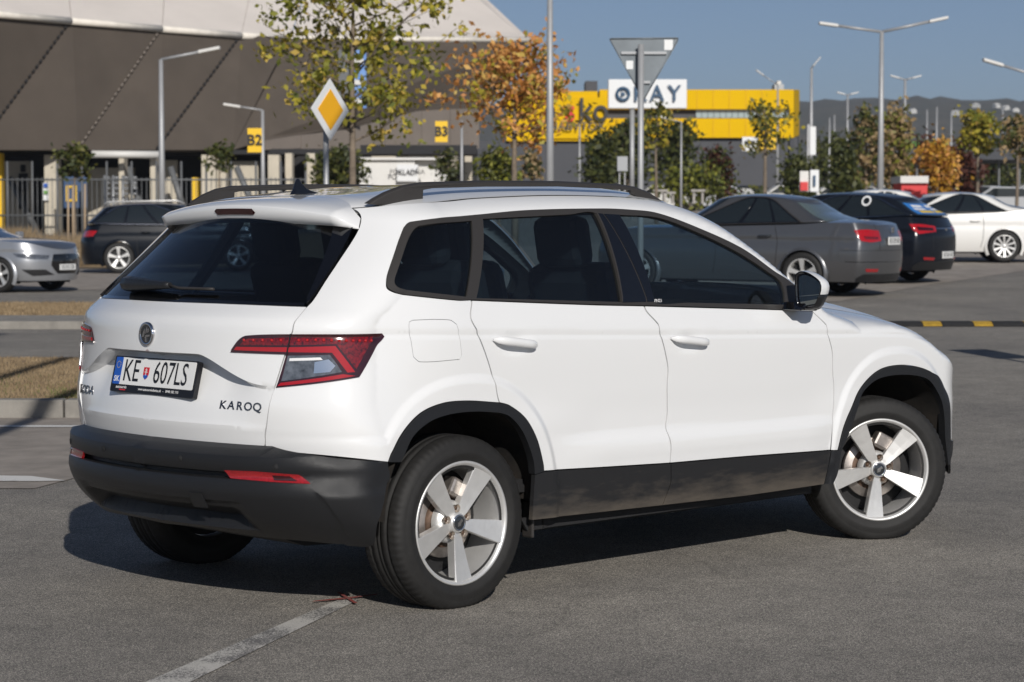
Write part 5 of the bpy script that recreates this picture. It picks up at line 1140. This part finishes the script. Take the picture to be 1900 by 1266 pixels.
lamp(857, 225, 80, [], 'slim grey lamp post with a small yellow sign beside the container', .06)
lamp(1020, -60, 44, [(1090, -75)], 'tall slim street lamp rising through the orange tree', .075)
lamp(1632, 62, 72, [(1545, 50), (1725, 42)], 'tall street lamp with two arms above the parked cars', .095)
lamp(1503, 128, 120, [(1508, 122)], 'distant street lamp beside the end of the yellow shop', .10)
lamp(1676, 150, 150, [(1662, 146), (1692, 146)], 'distant twin-arm street lamp in front of the wooded hill', .12)
lamp(1570, 178, 170, [(1562, 176), (1578, 176)], 'very distant twin-head lamp beyond the young trees', .10)
lamp(1945, 150, 66, [(1850, 122)], 'street lamp whose arm reaches over the white saloon', .085)
lamp(1263, 228, 86, [(1240, 222)], 'slender grey lamp post standing on the pale paving', .045)
lamp(1075, 232, 120, [], 'thin grey pole in front of the yellow shop sign', .06)
lamp(1441, 160, 150, [(1412, 140)], 'distant street lamp in front of the shop end wall', .08)
lamp(1537, 220, 150, [], 'thin pale post beyond the shop corner', .07)
for px, t in ((1546, 215), (1717, 205), (1735, 200), (1762, 208), (1812, 215), (1857, 205)):
    lamp(px, t, 210, [], 'thin far-off pale lamp post before the hill', .10, 'far lamp posts before the hill')
# ---- signs
def board_on_pole(px0, px1, py0, py1, d, txt, ts, label):
    root = empty('bay_sign', at((px0+px1)/2, py1, d)); tag(root, label, 'sign'); f = Matrix.Translation(root.location).inverted()
    o = wbox('board', px0, px1, py0, py1, d, .06, 'board_yellow', root); o.matrix_parent_inverse = f
    o = facing_text('lettering', txt, ts, (px0+px1)/2, (py0+py1)/2, d-.05, 'letter_black', root, bold=.01); o.matrix_parent_inverse = f
board_on_pole(461, 487, 239, 283.5, 79.9, 'B2', .52, 'yellow sign reading B2 on a short lamp post')
board_on_pole(808, 831, 226, 264.5, 79.8, 'B3', .46, 'yellow sign reading B3 beside a slim lamp post')
# priority road diamond
g = on_ground(606, 25.8); root = empty('priority_sign', g); tag(root, 'yellow and white diamond priority sign on a grey post', 'traffic sign')
MB().tube([(0, 0, 0), (0, 0, at(606, 160, 25.8).z-g.z)], .032, 10).build('post', 'pole_grey', root)
dg_ = at(608, 205, 25.7)-g; ang = YAW+PI+math.radians(57); nrm = Vector((math.cos(ang), math.sin(ang), 0)); rt_ = Vector((0, 0, 1)).cross(nrm); f = frame(dg_+nrm*.04, rt_, (0, 0, 1))
for nm, h, m_, z0 in (('sign_plate', .355, 'sign_white', 0), ('sign_face', .235, 'sign_yellow', .008)):
    b = MB().prism([(0, -h), (h, 0), (0, h), (-h, 0)], z0, z0+.01, 'z'); b.v = [f @ Vector(v) for v in b.v]; b.build(nm, m_, root, bevel=.003)
# give-way sign seen from behind
g = on_ground(1188, 29.5); root = empty('give_way_sign', g); tag(root, 'grey back of a triangular give way sign with two stickers', 'traffic sign')
MB().tube([(0, 0, 0), (0, 0, at(1188, 85, 29.5).z-g.z)], .042, 10).build('post', 'pole_grey', root)
f = frame(at(1193, 73, 29.62)-g, RT, (0, 0, 1)); k = 29.5/4148
b = MB().prism([(-63*k, -2*k), (-60*k, 0), (61*k, 1*k), (64*k, -2*k), (62*k, -10*k), (2*k, -113*k), (-3*k, -113*k)], -.006, .006, 'z'); b.v = [f @ Vector(v) for v in b.v]; b.build('sign_plate', 'sign_back', root)
b = MB()
for a, c in (((-63, -2), (64, -1)), ((64, -2), (0, -115)), ((0, -115), (-63, -3))): b.tube([f @ Vector((a[0]*k, a[1]*k, .012)), f @ Vector((c[0]*k, c[1]*k, .012))], .008, 6)
b.build('plate_rim', 'sign_back', root)
for y in (-28, -82): w_ = 42 if y == -28 else 12; b = MB().box((0, y*k, .03), (2*w_*k, .035, .025)); b.v = [f @ Vector(v) for v in b.v]; b.build('bracket', 'steel_grey', root)
for x, y, s_ in ((-26, -50, 13), (46, -13, 16)): b = MB().box((x*k, y*k, .010), (s_*k, s_*1.2*k, .004)); b.v = [f @ Vector(v) for v in b.v]; b.build('sticker', 'sign_white', root)
def small(name, label, cat, items, px, d, group=None):
    root = empty(name, on_ground(px, d)); tag(root, label, cat, group); f = Matrix.Translation(root.location).inverted()
    for it in items: o = wbox(*it); o.parent = root; o.matrix_parent_inverse = f
    return root
small('info_board', 'small grey back of a sign board by the give way post', 'sign', [('board', 1145, 1164, 291, 318, 70, .05, 'steel_grey'), ('leg', 1148, 1150, 318, 372, 70.1, .05, 'pole_grey'), ('leg', 1158, 1160, 318, 372, 70.1, .05, 'pole_grey')], 1154, 70)
small('shop_sign', 'small white shop sign hung below the yellow wall', 'sign', [('panel', 1376, 1404, 255, 281, 160, .2, 'sign_white'), ('print', 1381, 1399, 262, 268, 159.8, .1, 'letter_black')], 1390, 160)
small('shop_sign', 'small orange shop sign beside the white one', 'sign', [('panel', 1407, 1442, 257, 278, 161, .2, 'board_yellow')], 1424, 161)
small('advert_pillar', 'red and white advertising panel standing near the parked cars', 'sign', [('panel', 1483, 1499, 318, 356, 84, .2, 'cabin_white'), ('print', 1484, 1498, 338, 354, 83.9, .1, 'cabin_red')], 1491, 84)
small('advert_pillar', 'white advertising panel with dark mark near the parked cars', 'sign', [('panel', 1502, 1518, 316, 356, 85, .2, 'sign_white'), ('print', 1508, 1512, 326, 346, 84.9, .1, 'letter_blue')], 1510, 85)
small('banner_mast', 'pale vertical banner on a pole by the shop corner', 'banner', [('banner', 1501, 1512, 236, 288, 119, .1, 'sign_white'), ('pole', 1496, 1500, 232, 372, 119.1, .3, 'pole_grey')], 1505, 119)
small('kiosk', 'red kiosk with a rounded white roof beyond the white saloon', 'kiosk', [('cabin', 1671, 1719, 339, 372, 92, 2, 'cabin_red'), ('roof', 1669, 1721, 327, 340, 91.8, 2.4, 'far_white')], 1695, 92)
can = small('carport', 'long dark carport roof on thin posts in front of the hill', 'carport', [('roof', 1650, 2000, 276, 297, 135, 9, 'canopy')]+[('post', px, px+3, 296, 375, 136, .3, 'steel_dark') for px in range(1660, 2000, 38)], 1800, 135)
small('green_roof', 'low bright green roof strip far behind the carport', 'building', [('roof', 1686, 1758, 264, 273, 190, 6, 'green_sheet'), ('wall', 1688, 1756, 273, 330, 190.5, 5, 'building_grey')], 1720, 190)
# ---- far parked cars, a few pixels each
mat('far_dark', (.03, .032, .036), .3, coat=1); mat('far_red', (.30, .03, .03), .3, coat=1); mat('far_silver', (.42, .43, .44), .3, coat=1)
def far_car(px, d, m_, label, group):
    root = empty('far_car', on_ground(px, d)); root.rotation_euler = (0, 0, YAW+PI/2+random.uniform(-.25, .25)); tag(root, label, 'car', group)
    b = MB().prism([(-2.1, .25), (-2.15, .75), (-1.9, .95), (-1.3, .98), (-.9, 1.42), (.5, 1.45), (1.2, .98), (2.0, .85), (2.15, .55), (2.1, .25)], -.85, .85); b.build('body', m_, root, bevel=.06)
    b = MB().prism([(-1.15, 1.0), (-.85, 1.36), (.45, 1.38), (1.0, 1.0)], -.87, .87); b.build('windows', 'car_glass', root)
    for x in (-1.3, 1.3):
        for y in (-.8, .8): b = MB().tube([(x, y-.1, .31), (x, y+.1, .31)], .31, 16); b.build('wheel', 'tyre_rubber', root)
cols = ['far_white', 'far_dark', 'far_silver', 'far_dark', 'far_white', 'far_silver', 'far_dark', 'far_white', 'far_silver']
names = {'far_white': 'white', 'far_dark': 'black', 'far_silver': 'silver', 'far_red': 'red'}
for k, (px, d) in enumerate([(1225, 128), (1272, 132), (1330, 130), (1390, 134), (1455, 130), (1585, 118), (1612, 126), (1650, 120), (1735, 116), (1770, 122), (1800, 113), (1835, 120), (1870, 112), (1900, 118), (1860, 100), (1310, 140), (1545, 128)]):
    c = cols[k % 9]; far_car(px, d, c, 'small far-off %s car parked %s' % (names[c], 'under the carport' if px > 1690 else 'among the trees before the shop'), '%s far cars %s' % (names[c], 'under the carport' if px > 1690 else 'before the shop'))
for k, (px, d) in enumerate([(1240, 88), (1295, 92), (1225, 84)]):
    rb = small('stone_bench', 'pale concrete bench on the paving before the trees', 'bench', [('seat', px-13, px+13, 352 if k else 356, 356 if k else 360, d, .5, 'concrete'), ('leg', px-10, px-6, 356, 378, d+.1, .4, 'concrete'), ('leg', px+6, px+10, 356, 378, d+.1, .4, 'concrete')], px, d, 'benches on the paving')
# ---- hills
def hill_z(u): return 162+5*math.sin(u*.0021+.6)+3*math.sin(u*.006)+3*math.sin(u*.019)
def hill_h(u, t): return -12+hill_z(u)*.82*math.sin(t*PI/2)**.8
rows = []
for j in range(9):
    t = j/8; r = []
    for i in range(161):
        u = -1500+i*22; d = 1500+t*900; x, y = uv_xy(u, d); r.append((x, y, hill_h(u, t)+3*math.sin(i*1.7+j*2.1)+2*math.sin(i*3.1)))
    rows.append(r)
tag(MB().grid(rows).build('hills', 'hill', fix=False), kind='structure')
for k, (px, py) in enumerate([(1690, 215), (1808, 204), (1845, 206), (1862, 210), (1770, 222), (1880, 216)]):
    dd = min((1500+900*q/40 for q in range(41)), key=lambda v: abs(at(px, py, v).z-hill_h((px-950)/4148*v, (v-1500)/900))); x, y = px_xy(px, dd); z = hill_h((px-950)/4148*dd, (dd-1500)/900)+3
    b = MB().box((0, 0, 0), (6, 4.5, 2.4)); b.prism([(-3.5, 1.2), (0, 3.2), (3.5, 1.2)], -2.6, 2.6); o = b.build('far_house', 'far_white'); o.location = (x, y, z); o.rotation_euler = (0, 0, random.uniform(0, 3)); tag(o, 'tiny pale house on the wooded hillside', 'house', 'houses on the hillside')
# ================================================================ TREES AND PLANTS
def leaf_mat(name, c1, c2, c3=None):
    m = bpy.data.materials.new(name); m.use_nodes = True; t = m.node_tree; b_ = t.nodes['Principled BSDF']; b_.inputs['Roughness'].default_value = .6
    ge = N(t, 'ShaderNodeNewGeometry'); r = N(t, 'ShaderNodeValToRGB'); e = r.color_ramp.elements; e[0].position = .15; e[0].color = (*c1, 1); e[1].position = .75; e[1].color = (*c2, 1)
    if c3: q = r.color_ramp.elements.new(.95); q.color = (*c3, 1)
    t.links.new(ge.outputs['Random Per Island'], r.inputs[0]); t.links.new(r.outputs[0], b_.inputs['Base Color'])
    tl = N(t, 'ShaderNodeBsdfTranslucent'); t.links.new(r.outputs[0], tl.inputs[0]); mx = N(t, 'ShaderNodeMixShader'); mx.inputs[0].default_value = .3; o = t.nodes['Material Output']
    t.links.new(b_.outputs[0], mx.inputs[1]); t.links.new(tl.outputs[0], mx.inputs[2]); t.links.new(mx.outputs[0], o.inputs[0]); M[name] = m
leaf_mat('leaf_yellowgreen', (.22, .20, .025), (.50, .42, .04), (.55, .38, .08)); leaf_mat('leaf_orange', (.52, .22, .055), (.74, .39, .12), (.58, .42, .10)); leaf_mat('leaf_green', (.035, .05, .012), (.10, .11, .02), (.16, .15, .03))
leaf_mat('leaf_dark', (.030, .040, .014), (.080, .088, .022)); leaf_mat('leaf_lime', (.12, .14, .02), (.26, .26, .03)); leaf_mat('leaf_red', (.045, .012, .008), (.10, .03, .015)); leaf_mat('leaf_gold', (.34, .18, .02), (.55, .30, .03)); leaf_mat('leaf_pink', (.30, .20, .09), (.42, .30, .16), (.26, .24, .08))
mat('bark', (.17, .135, .10), .9, var=.3, vscale=6); mat('bark_dark', (.06, .048, .038), .9, var=.3, vscale=6)
def leaf_mesh(pts, size, rng):
    V = []; F = []
    for p in pts:
        a = Vector((rng.gauss(0, 1), rng.gauss(0, 1), rng.gauss(0, 1))).normalized(); b2 = a.orthogonal().normalized(); c = a.cross(b2); s = size*rng.uniform(.6, 1.35); th = rng.uniform(0, 6.28)
        e1 = (b2*math.cos(th)+c*math.sin(th))*s; e2 = (c*math.cos(th)-b2*math.sin(th))*s*.62; k = len(V)
        V += [p-e1, p-e1*.1+e2, p+e1, p-e1*.1-e2]; F.append((k, k+1, k+2, k+3))
    me = bpy.data.meshes.new('crown'); me.from_pydata([tuple(v) for v in V], [], F); me.update(); return me
def tree(name, label, px, d, ztop, zcrown, rx, n, leaf, mats, cat='tree', group=None, tr=.07, limbs=9, seed=1, clump=.28, bark='bark', lean=0, shape='oval', twigs=True):
    rng = random.Random(seed); g = on_ground(px, d); root = empty(name, g); tag(root, label, cat, group)
    top = ztop-g.z; zc = zcrown-g.z; b = MB(); path = [Vector((lean*t*top+rng.gauss(0, .02)*t*top*.3, rng.gauss(0, .02)*t*top*.3, t*top*.95)) for t in (0, .2, .4, .6, .8, 1)]
    b.tube(path, [tr*1.15, tr, tr*.8, tr*.6, tr*.38, tr*.12], 8); anchors = []
    H = top-zc
    for i in range(limbs):
        t = .08+.85*(i+rng.random()*.6)/limbs; z = zc+H*t*.9; k = min(5, max(0, z/(top*.95)*5)); i0 = int(min(4, k)); s_ = path[i0].lerp(path[i0+1], k-i0); a = i*2.399+rng.uniform(-.4, .4)
        prof = math.sin(PI*min(1, (t*.9+.12)))**.7 if shape == 'oval' else (1-t*.85); L = rx*prof*rng.uniform(.65, 1.08); e = s_+Vector((math.cos(a)*L, math.sin(a)*L, L*rng.uniform(.25, .75))); m = s_.lerp(e, .5)+Vector((0, 0, -.06*L))
        if twigs: b.tube([s_, m, e], [tr*.34, tr*.2, tr*.07], 5)
        for q in range(4): anchors.append(s_.lerp(e, .35+.65*q/3)+Vector((rng.gauss(0, .10), rng.gauss(0, .10), rng.gauss(0, .10)))*rx)
        for q in range(2):
            e2 = m+Vector((rng.uniform(-1, 1), rng.uniform(-1, 1), rng.uniform(.0, .9)))*L*.5; anchors.append(e2)
            if twigs: b.tube([m, e2], [tr*.14, tr*.04], 4)
    anchors.append(path[-1]); anchors.append(path[-2])
    b.build('trunk', bark, root)
    groups = {}
    for i in range(n):
        k = rng.randrange(len(anchors)); p = anchors[k]+Vector((rng.gauss(0, 1), rng.gauss(0, 1), rng.gauss(0, .8)))*clump*rx*(.6+.8*((k*37) % 10)/10); groups.setdefault(mats[(k*7+int(p.x > 0)) % len(mats)], []).append(p)
    for m_, pts in groups.items(): link('crown', leaf_mesh(pts, leaf, rng), m_, root)
    return root
tree('young_tree', 'tall sparse yellow-green tree with a slim trunk beside the diamond sign', 653, 44, 7.6, 2.6, 2.05, 4200, .075, ['leaf_yellowgreen', 'leaf_yellowgreen', 'leaf_lime'], tr=.075, limbs=22, seed=5, clump=.10)
tree('young_tree', 'orange-leaved autumn tree with a pale slim trunk before the stadium corner', 955, 54, 5.7, 3.1, 1.75, 2500, .085, ['leaf_orange', 'leaf_orange', 'leaf_yellowgreen', 'leaf_orange'], tr=.085, limbs=18, seed=11, clump=.145)
for a in (
 ('sapling', 'thin staked sapling with dull green leaves by the notice board', 140, 72, 4.0, 2.7, .62, 420, .09, ['leaf_green'], 'tree', None, .05, 8, 21),
 ('sapling', 'thin sapling with sparse green leaves left of the B2 sign', 408, 74, 4.1, 2.9, .62, 340, .09, ['leaf_green'], 'tree', None, .05, 8, 22),
 ('shrub_tree', 'dark green bushy tree at the foot of the tall yellow tree', 628, 86, 4.1, 2.3, .95, 1300, .12, ['leaf_dark', 'leaf_green'], 'tree', None, .06, 9, 23),
 ('sapling', 'small dark sapling in front of the white ticket container', 832, 84, 4.2, 2.6, .60, 420, .10, ['leaf_green', 'leaf_dark'], 'tree', None, .05, 8, 24),
 ('shrub_tree', 'bright lime green bush under the orange tree', 926, 78, 4.0, 2.0, .70, 1500, .10, ['leaf_lime', 'leaf_green'], 'tree', None, .06, 10, 25),
 ('sapling', 'small dull sapling against the dark shop wall', 985, 110, 5.0, 3.2, .65, 420, .12, ['leaf_green', 'leaf_pink'], 'tree', None, .06, 8, 26),
 ('conical_tree', 'dense narrow dark green tree before the yellow shop', 1113, 112, 6.0, 2.4, .95, 2200, .14, ['leaf_green', 'leaf_dark'], 'tree', None, .09, 12, 27),
 ('broad_tree', 'large dark green tree behind the give way post', 1165, 125, 7.2, 3.2, 1.2, 1900, .17, ['leaf_dark', 'leaf_dark', 'leaf_green'], 'tree', None, .14, 14, 28),
 ('broad_tree', 'broad green tree below the white shop board', 1256, 118, 7.0, 3.2, 1.1, 1500, .16, ['leaf_green', 'leaf_dark'], 'tree', None, .13, 14, 29),
 ('young_tree', 'slender young tree with a bare trunk below the shop board', 1217, 84, 6.0, 4.0, .75, 500, .10, ['leaf_yellowgreen', 'leaf_green'], 'tree', None, .07, 9, 30),
 ('shrub_tree', 'low yellow-green bush on the paving by the benches', 1280, 110, 4.0, 2.2, 1.5, 1500, .14, ['leaf_green', 'leaf_lime'], 'shrub', None, .08, 10, 31),
 ('shrub_tree', 'dark reddish shrub tree before the grey shop wall', 1330, 112, 5.2, 2.4, .95, 1300, .13, ['leaf_red', 'leaf_green'], 'tree', None, .07, 10, 32),
 ('young_tree', 'half-bare young tree with two clumps of dark leaves before the shop end', 1418, 88, 6.3, 3.8, 1.15, 520, .11, ['leaf_green', 'leaf_yellowgreen'], 'tree', None, .09, 12, 33),
 ('shrub_tree', 'round green shrub beside the pale banner', 1484, 100, 4.4, 2.2, .85, 1300, .12, ['leaf_dark', 'leaf_green'], 'tree', None, .07, 10, 34),
 ('shrub_tree', 'low clipped green bush at the foot of the half-bare tree', 1405, 84, 2.7, 1.3, .55, 700, .09, ['leaf_green'], 'shrub', None, .05, 8, 35),
 ('conical_tree', 'dark green tree beside the two-armed lamp', 1562, 100, 5.4, 2.2, .75, 1200, .14, ['leaf_green', 'leaf_dark'], 'tree', None, .09, 12, 36),
 ('young_tree', 'tall pale pinkish autumn tree behind the two-armed lamp', 1655, 104, 7.2, 2.6, 1.15, 2000, .14, ['leaf_pink', 'leaf_pink', 'leaf_lime'], 'tree', None, .08, 14, 37),
 ('young_tree', 'pale green autumn tree next to the pinkish one', 1605, 102, 6.9, 2.8, 1.0, 1500, .13, ['leaf_pink', 'leaf_green'], 'tree', None, .08, 13, 38),
 ('shrub_tree', 'golden orange round tree in front of the carport', 1738, 98, 5.0, 2.6, .85, 1700, .12, ['leaf_gold', 'leaf_gold', 'leaf_orange'], 'tree', None, .07, 10, 39),
 ('shrub_tree', 'dark red shrub tree next to the golden one', 1782, 104, 5.2, 2.2, .95, 1400, .13, ['leaf_red'], 'tree', None, .07, 10, 40),
 ('young_tree', 'lime green round-headed tree on a thin trunk before the hill', 1812, 86, 5.7, 4.0, .85, 1200, .11, ['leaf_lime', 'leaf_yellowgreen'], 'tree', None, .07, 11, 41),
 ('young_tree', 'thin brownish tree at the edge of the car park', 1885, 84, 5.6, 3.6, .70, 600, .11, ['leaf_green', 'leaf_pink'], 'tree', None, .07, 10, 42),
 ('broad_tree', 'dark evergreen tree far behind the carport', 1540, 170, 7.6, 2.6, 2.2, 1600, .22, ['leaf_dark', 'leaf_green'], 'tree', None, .12, 12, 43),
 ('broad_tree', 'dark brownish tree far behind the golden tree', 1700, 175, 8.0, 2.6, 2.4, 1700, .22, ['leaf_dark', 'leaf_red'], 'tree', None, .12, 12, 44),
 ('broad_tree', 'dark green tree far behind the lime tree', 1850, 180, 8.2, 2.6, 2.6, 1700, .22, ['leaf_dark', 'leaf_green'], 'tree', None, .12, 12, 45)):
    tree(*a, clump=.30 if a[0] in ('shrub_tree', 'broad_tree', 'conical_tree') else .18, shape='cone' if a[0] == 'conical_tree' else 'oval')
# stakes beside the sapling by the notice board
for k, px in enumerate((127, 136, 158)):
    x, y = px_xy(px, 66+k); o = MB().tube([(0, 0, 0), (.03, 0, 2.1)], .035, 6).build('tree_stake', 'bench_wood'); o.location = (x, y, ground_z(x, y)); tag(o, 'rough wooden stake planted beside the left sapling', 'stake', 'stakes by the sapling')
# a tree line that closes the view under the hill
rng = random.Random(99); pts = []
for i in range(9000):
    u = rng.uniform(-70, 330); d = rng.uniform(330, 400); x, y = uv_xy(u, d); h = 9+3*math.sin(u*.05)+2*math.sin(u*.17+1); pts.append(Vector((x, y, rng.uniform(-9, 1)+h*rng.random()**.6)))
tag(link('tree_line', leaf_mesh(pts, 1.1, rng), 'leaf_dark'), 'dark belt of trees closing the view below the hill', 'woodland', kind='stuff')
# dry grass: tufts on the planted strips, tall dead grass by the dark SUV
def grass(name, areas, h, n, m_, label, seed, w_=.006, dz=.1):
    rng = random.Random(seed); V = []; F = []
    for i in range(n):
        px0, px1, d0, d1 = areas[i % len(areas)]; d = rng.uniform(d0, d1); px = rng.uniform(px0, px1); x, y = px_xy(px, d); z = ground_z(x, y)+dz-.01; a = rng.uniform(0, 6.28); hh = h*rng.uniform(.4, 1.2); l = hh*rng.uniform(.1, .7); b2 = rng.uniform(0, 6.28); k = len(V)
        V += [(x-w_*math.cos(a), y-w_*math.sin(a), z), (x+w_*math.cos(a), y+w_*math.sin(a), z), (x+l*math.cos(b2), y+l*math.sin(b2), z+hh)]; F.append((k, k+1, k+2))
    me = bpy.data.meshes.new(name); me.from_pydata(V, [], F); tag(link(name, me, m_), label, 'grass', kind='stuff')
grass('dry_grass', [(-60, 420, 16.6, 21.4)], .035, 22000, 'dry_grass', 'short dry straw-coloured grass on the planted strip', 3)
grass('green_weeds', [(-20, 300, 16.5, 19), (90, 160, 16.6, 17.6)], .04, 900, 'green_grass', 'sparse green weeds growing in the dry strip', 4)
grass('dry_grass', [(-60, 520, 30.4, 34.4)], .05, 14000, 'dry_grass', 'dry grass on the far strip between the roads', 5, .010)
grass('tall_dry_grass', [(95, 205, 60.5, 66), (0, 60, 68, 72), (-40, 160, 62, 70)], .6, 7000, 'dry_grass', 'tall dead yellow grass behind the dark SUV', 6, .02, .03)
# a stand-in board added just outside the view to cast the lane's shadow
_t = on_ground(1768, 22.3); _b = Vector((_t.x-.97*2.0, _t.y-1.72*2.0, 0)); _b.z = ground_z(_b.x, _b.y)
root = empty('shadow_caster', _b); tag(root, 'unseen grey board on two posts added to cast a shadow on the lane', 'sign'); root.rotation_euler = (0, 0, math.atan2(1.72, .97)+PI/2)
MB().box((0, 0, 1.72), (.42, .03, .60)).build('board', 'sign_back', root, bevel=.01)
for x_ in (-.14, .14): MB().tube([(x_, .03, 0), (x_, .03, 1.95)], .03, 8).build('post', 'pole_grey', root)
# thin autumn haze that greys the far hill
def haze():
    m = bpy.data.materials.new('haze'); m.use_nodes = True; t = m.node_tree; t.nodes.clear(); o = N(t, 'ShaderNodeOutputMaterial'); v = N(t, 'ShaderNodeVolumePrincipled')
    v.inputs['Color'].default_value = (.80, .86, .95, 1); v.inputs['Density'].default_value = .00022; v.inputs['Anisotropy'].default_value = .2; t.links.new(v.outputs[0], o.inputs['Volume']); M['haze'] = m
    b = MB().box((0, 0, 0), (9000, 9000, 240)); h = b.build('haze', 'haze'); h.location = (CAM.x, CAM.y, 240/2-20); tag(h, 'thin pale haze in the air over the car park', 'haze', kind='stuff')
haze()
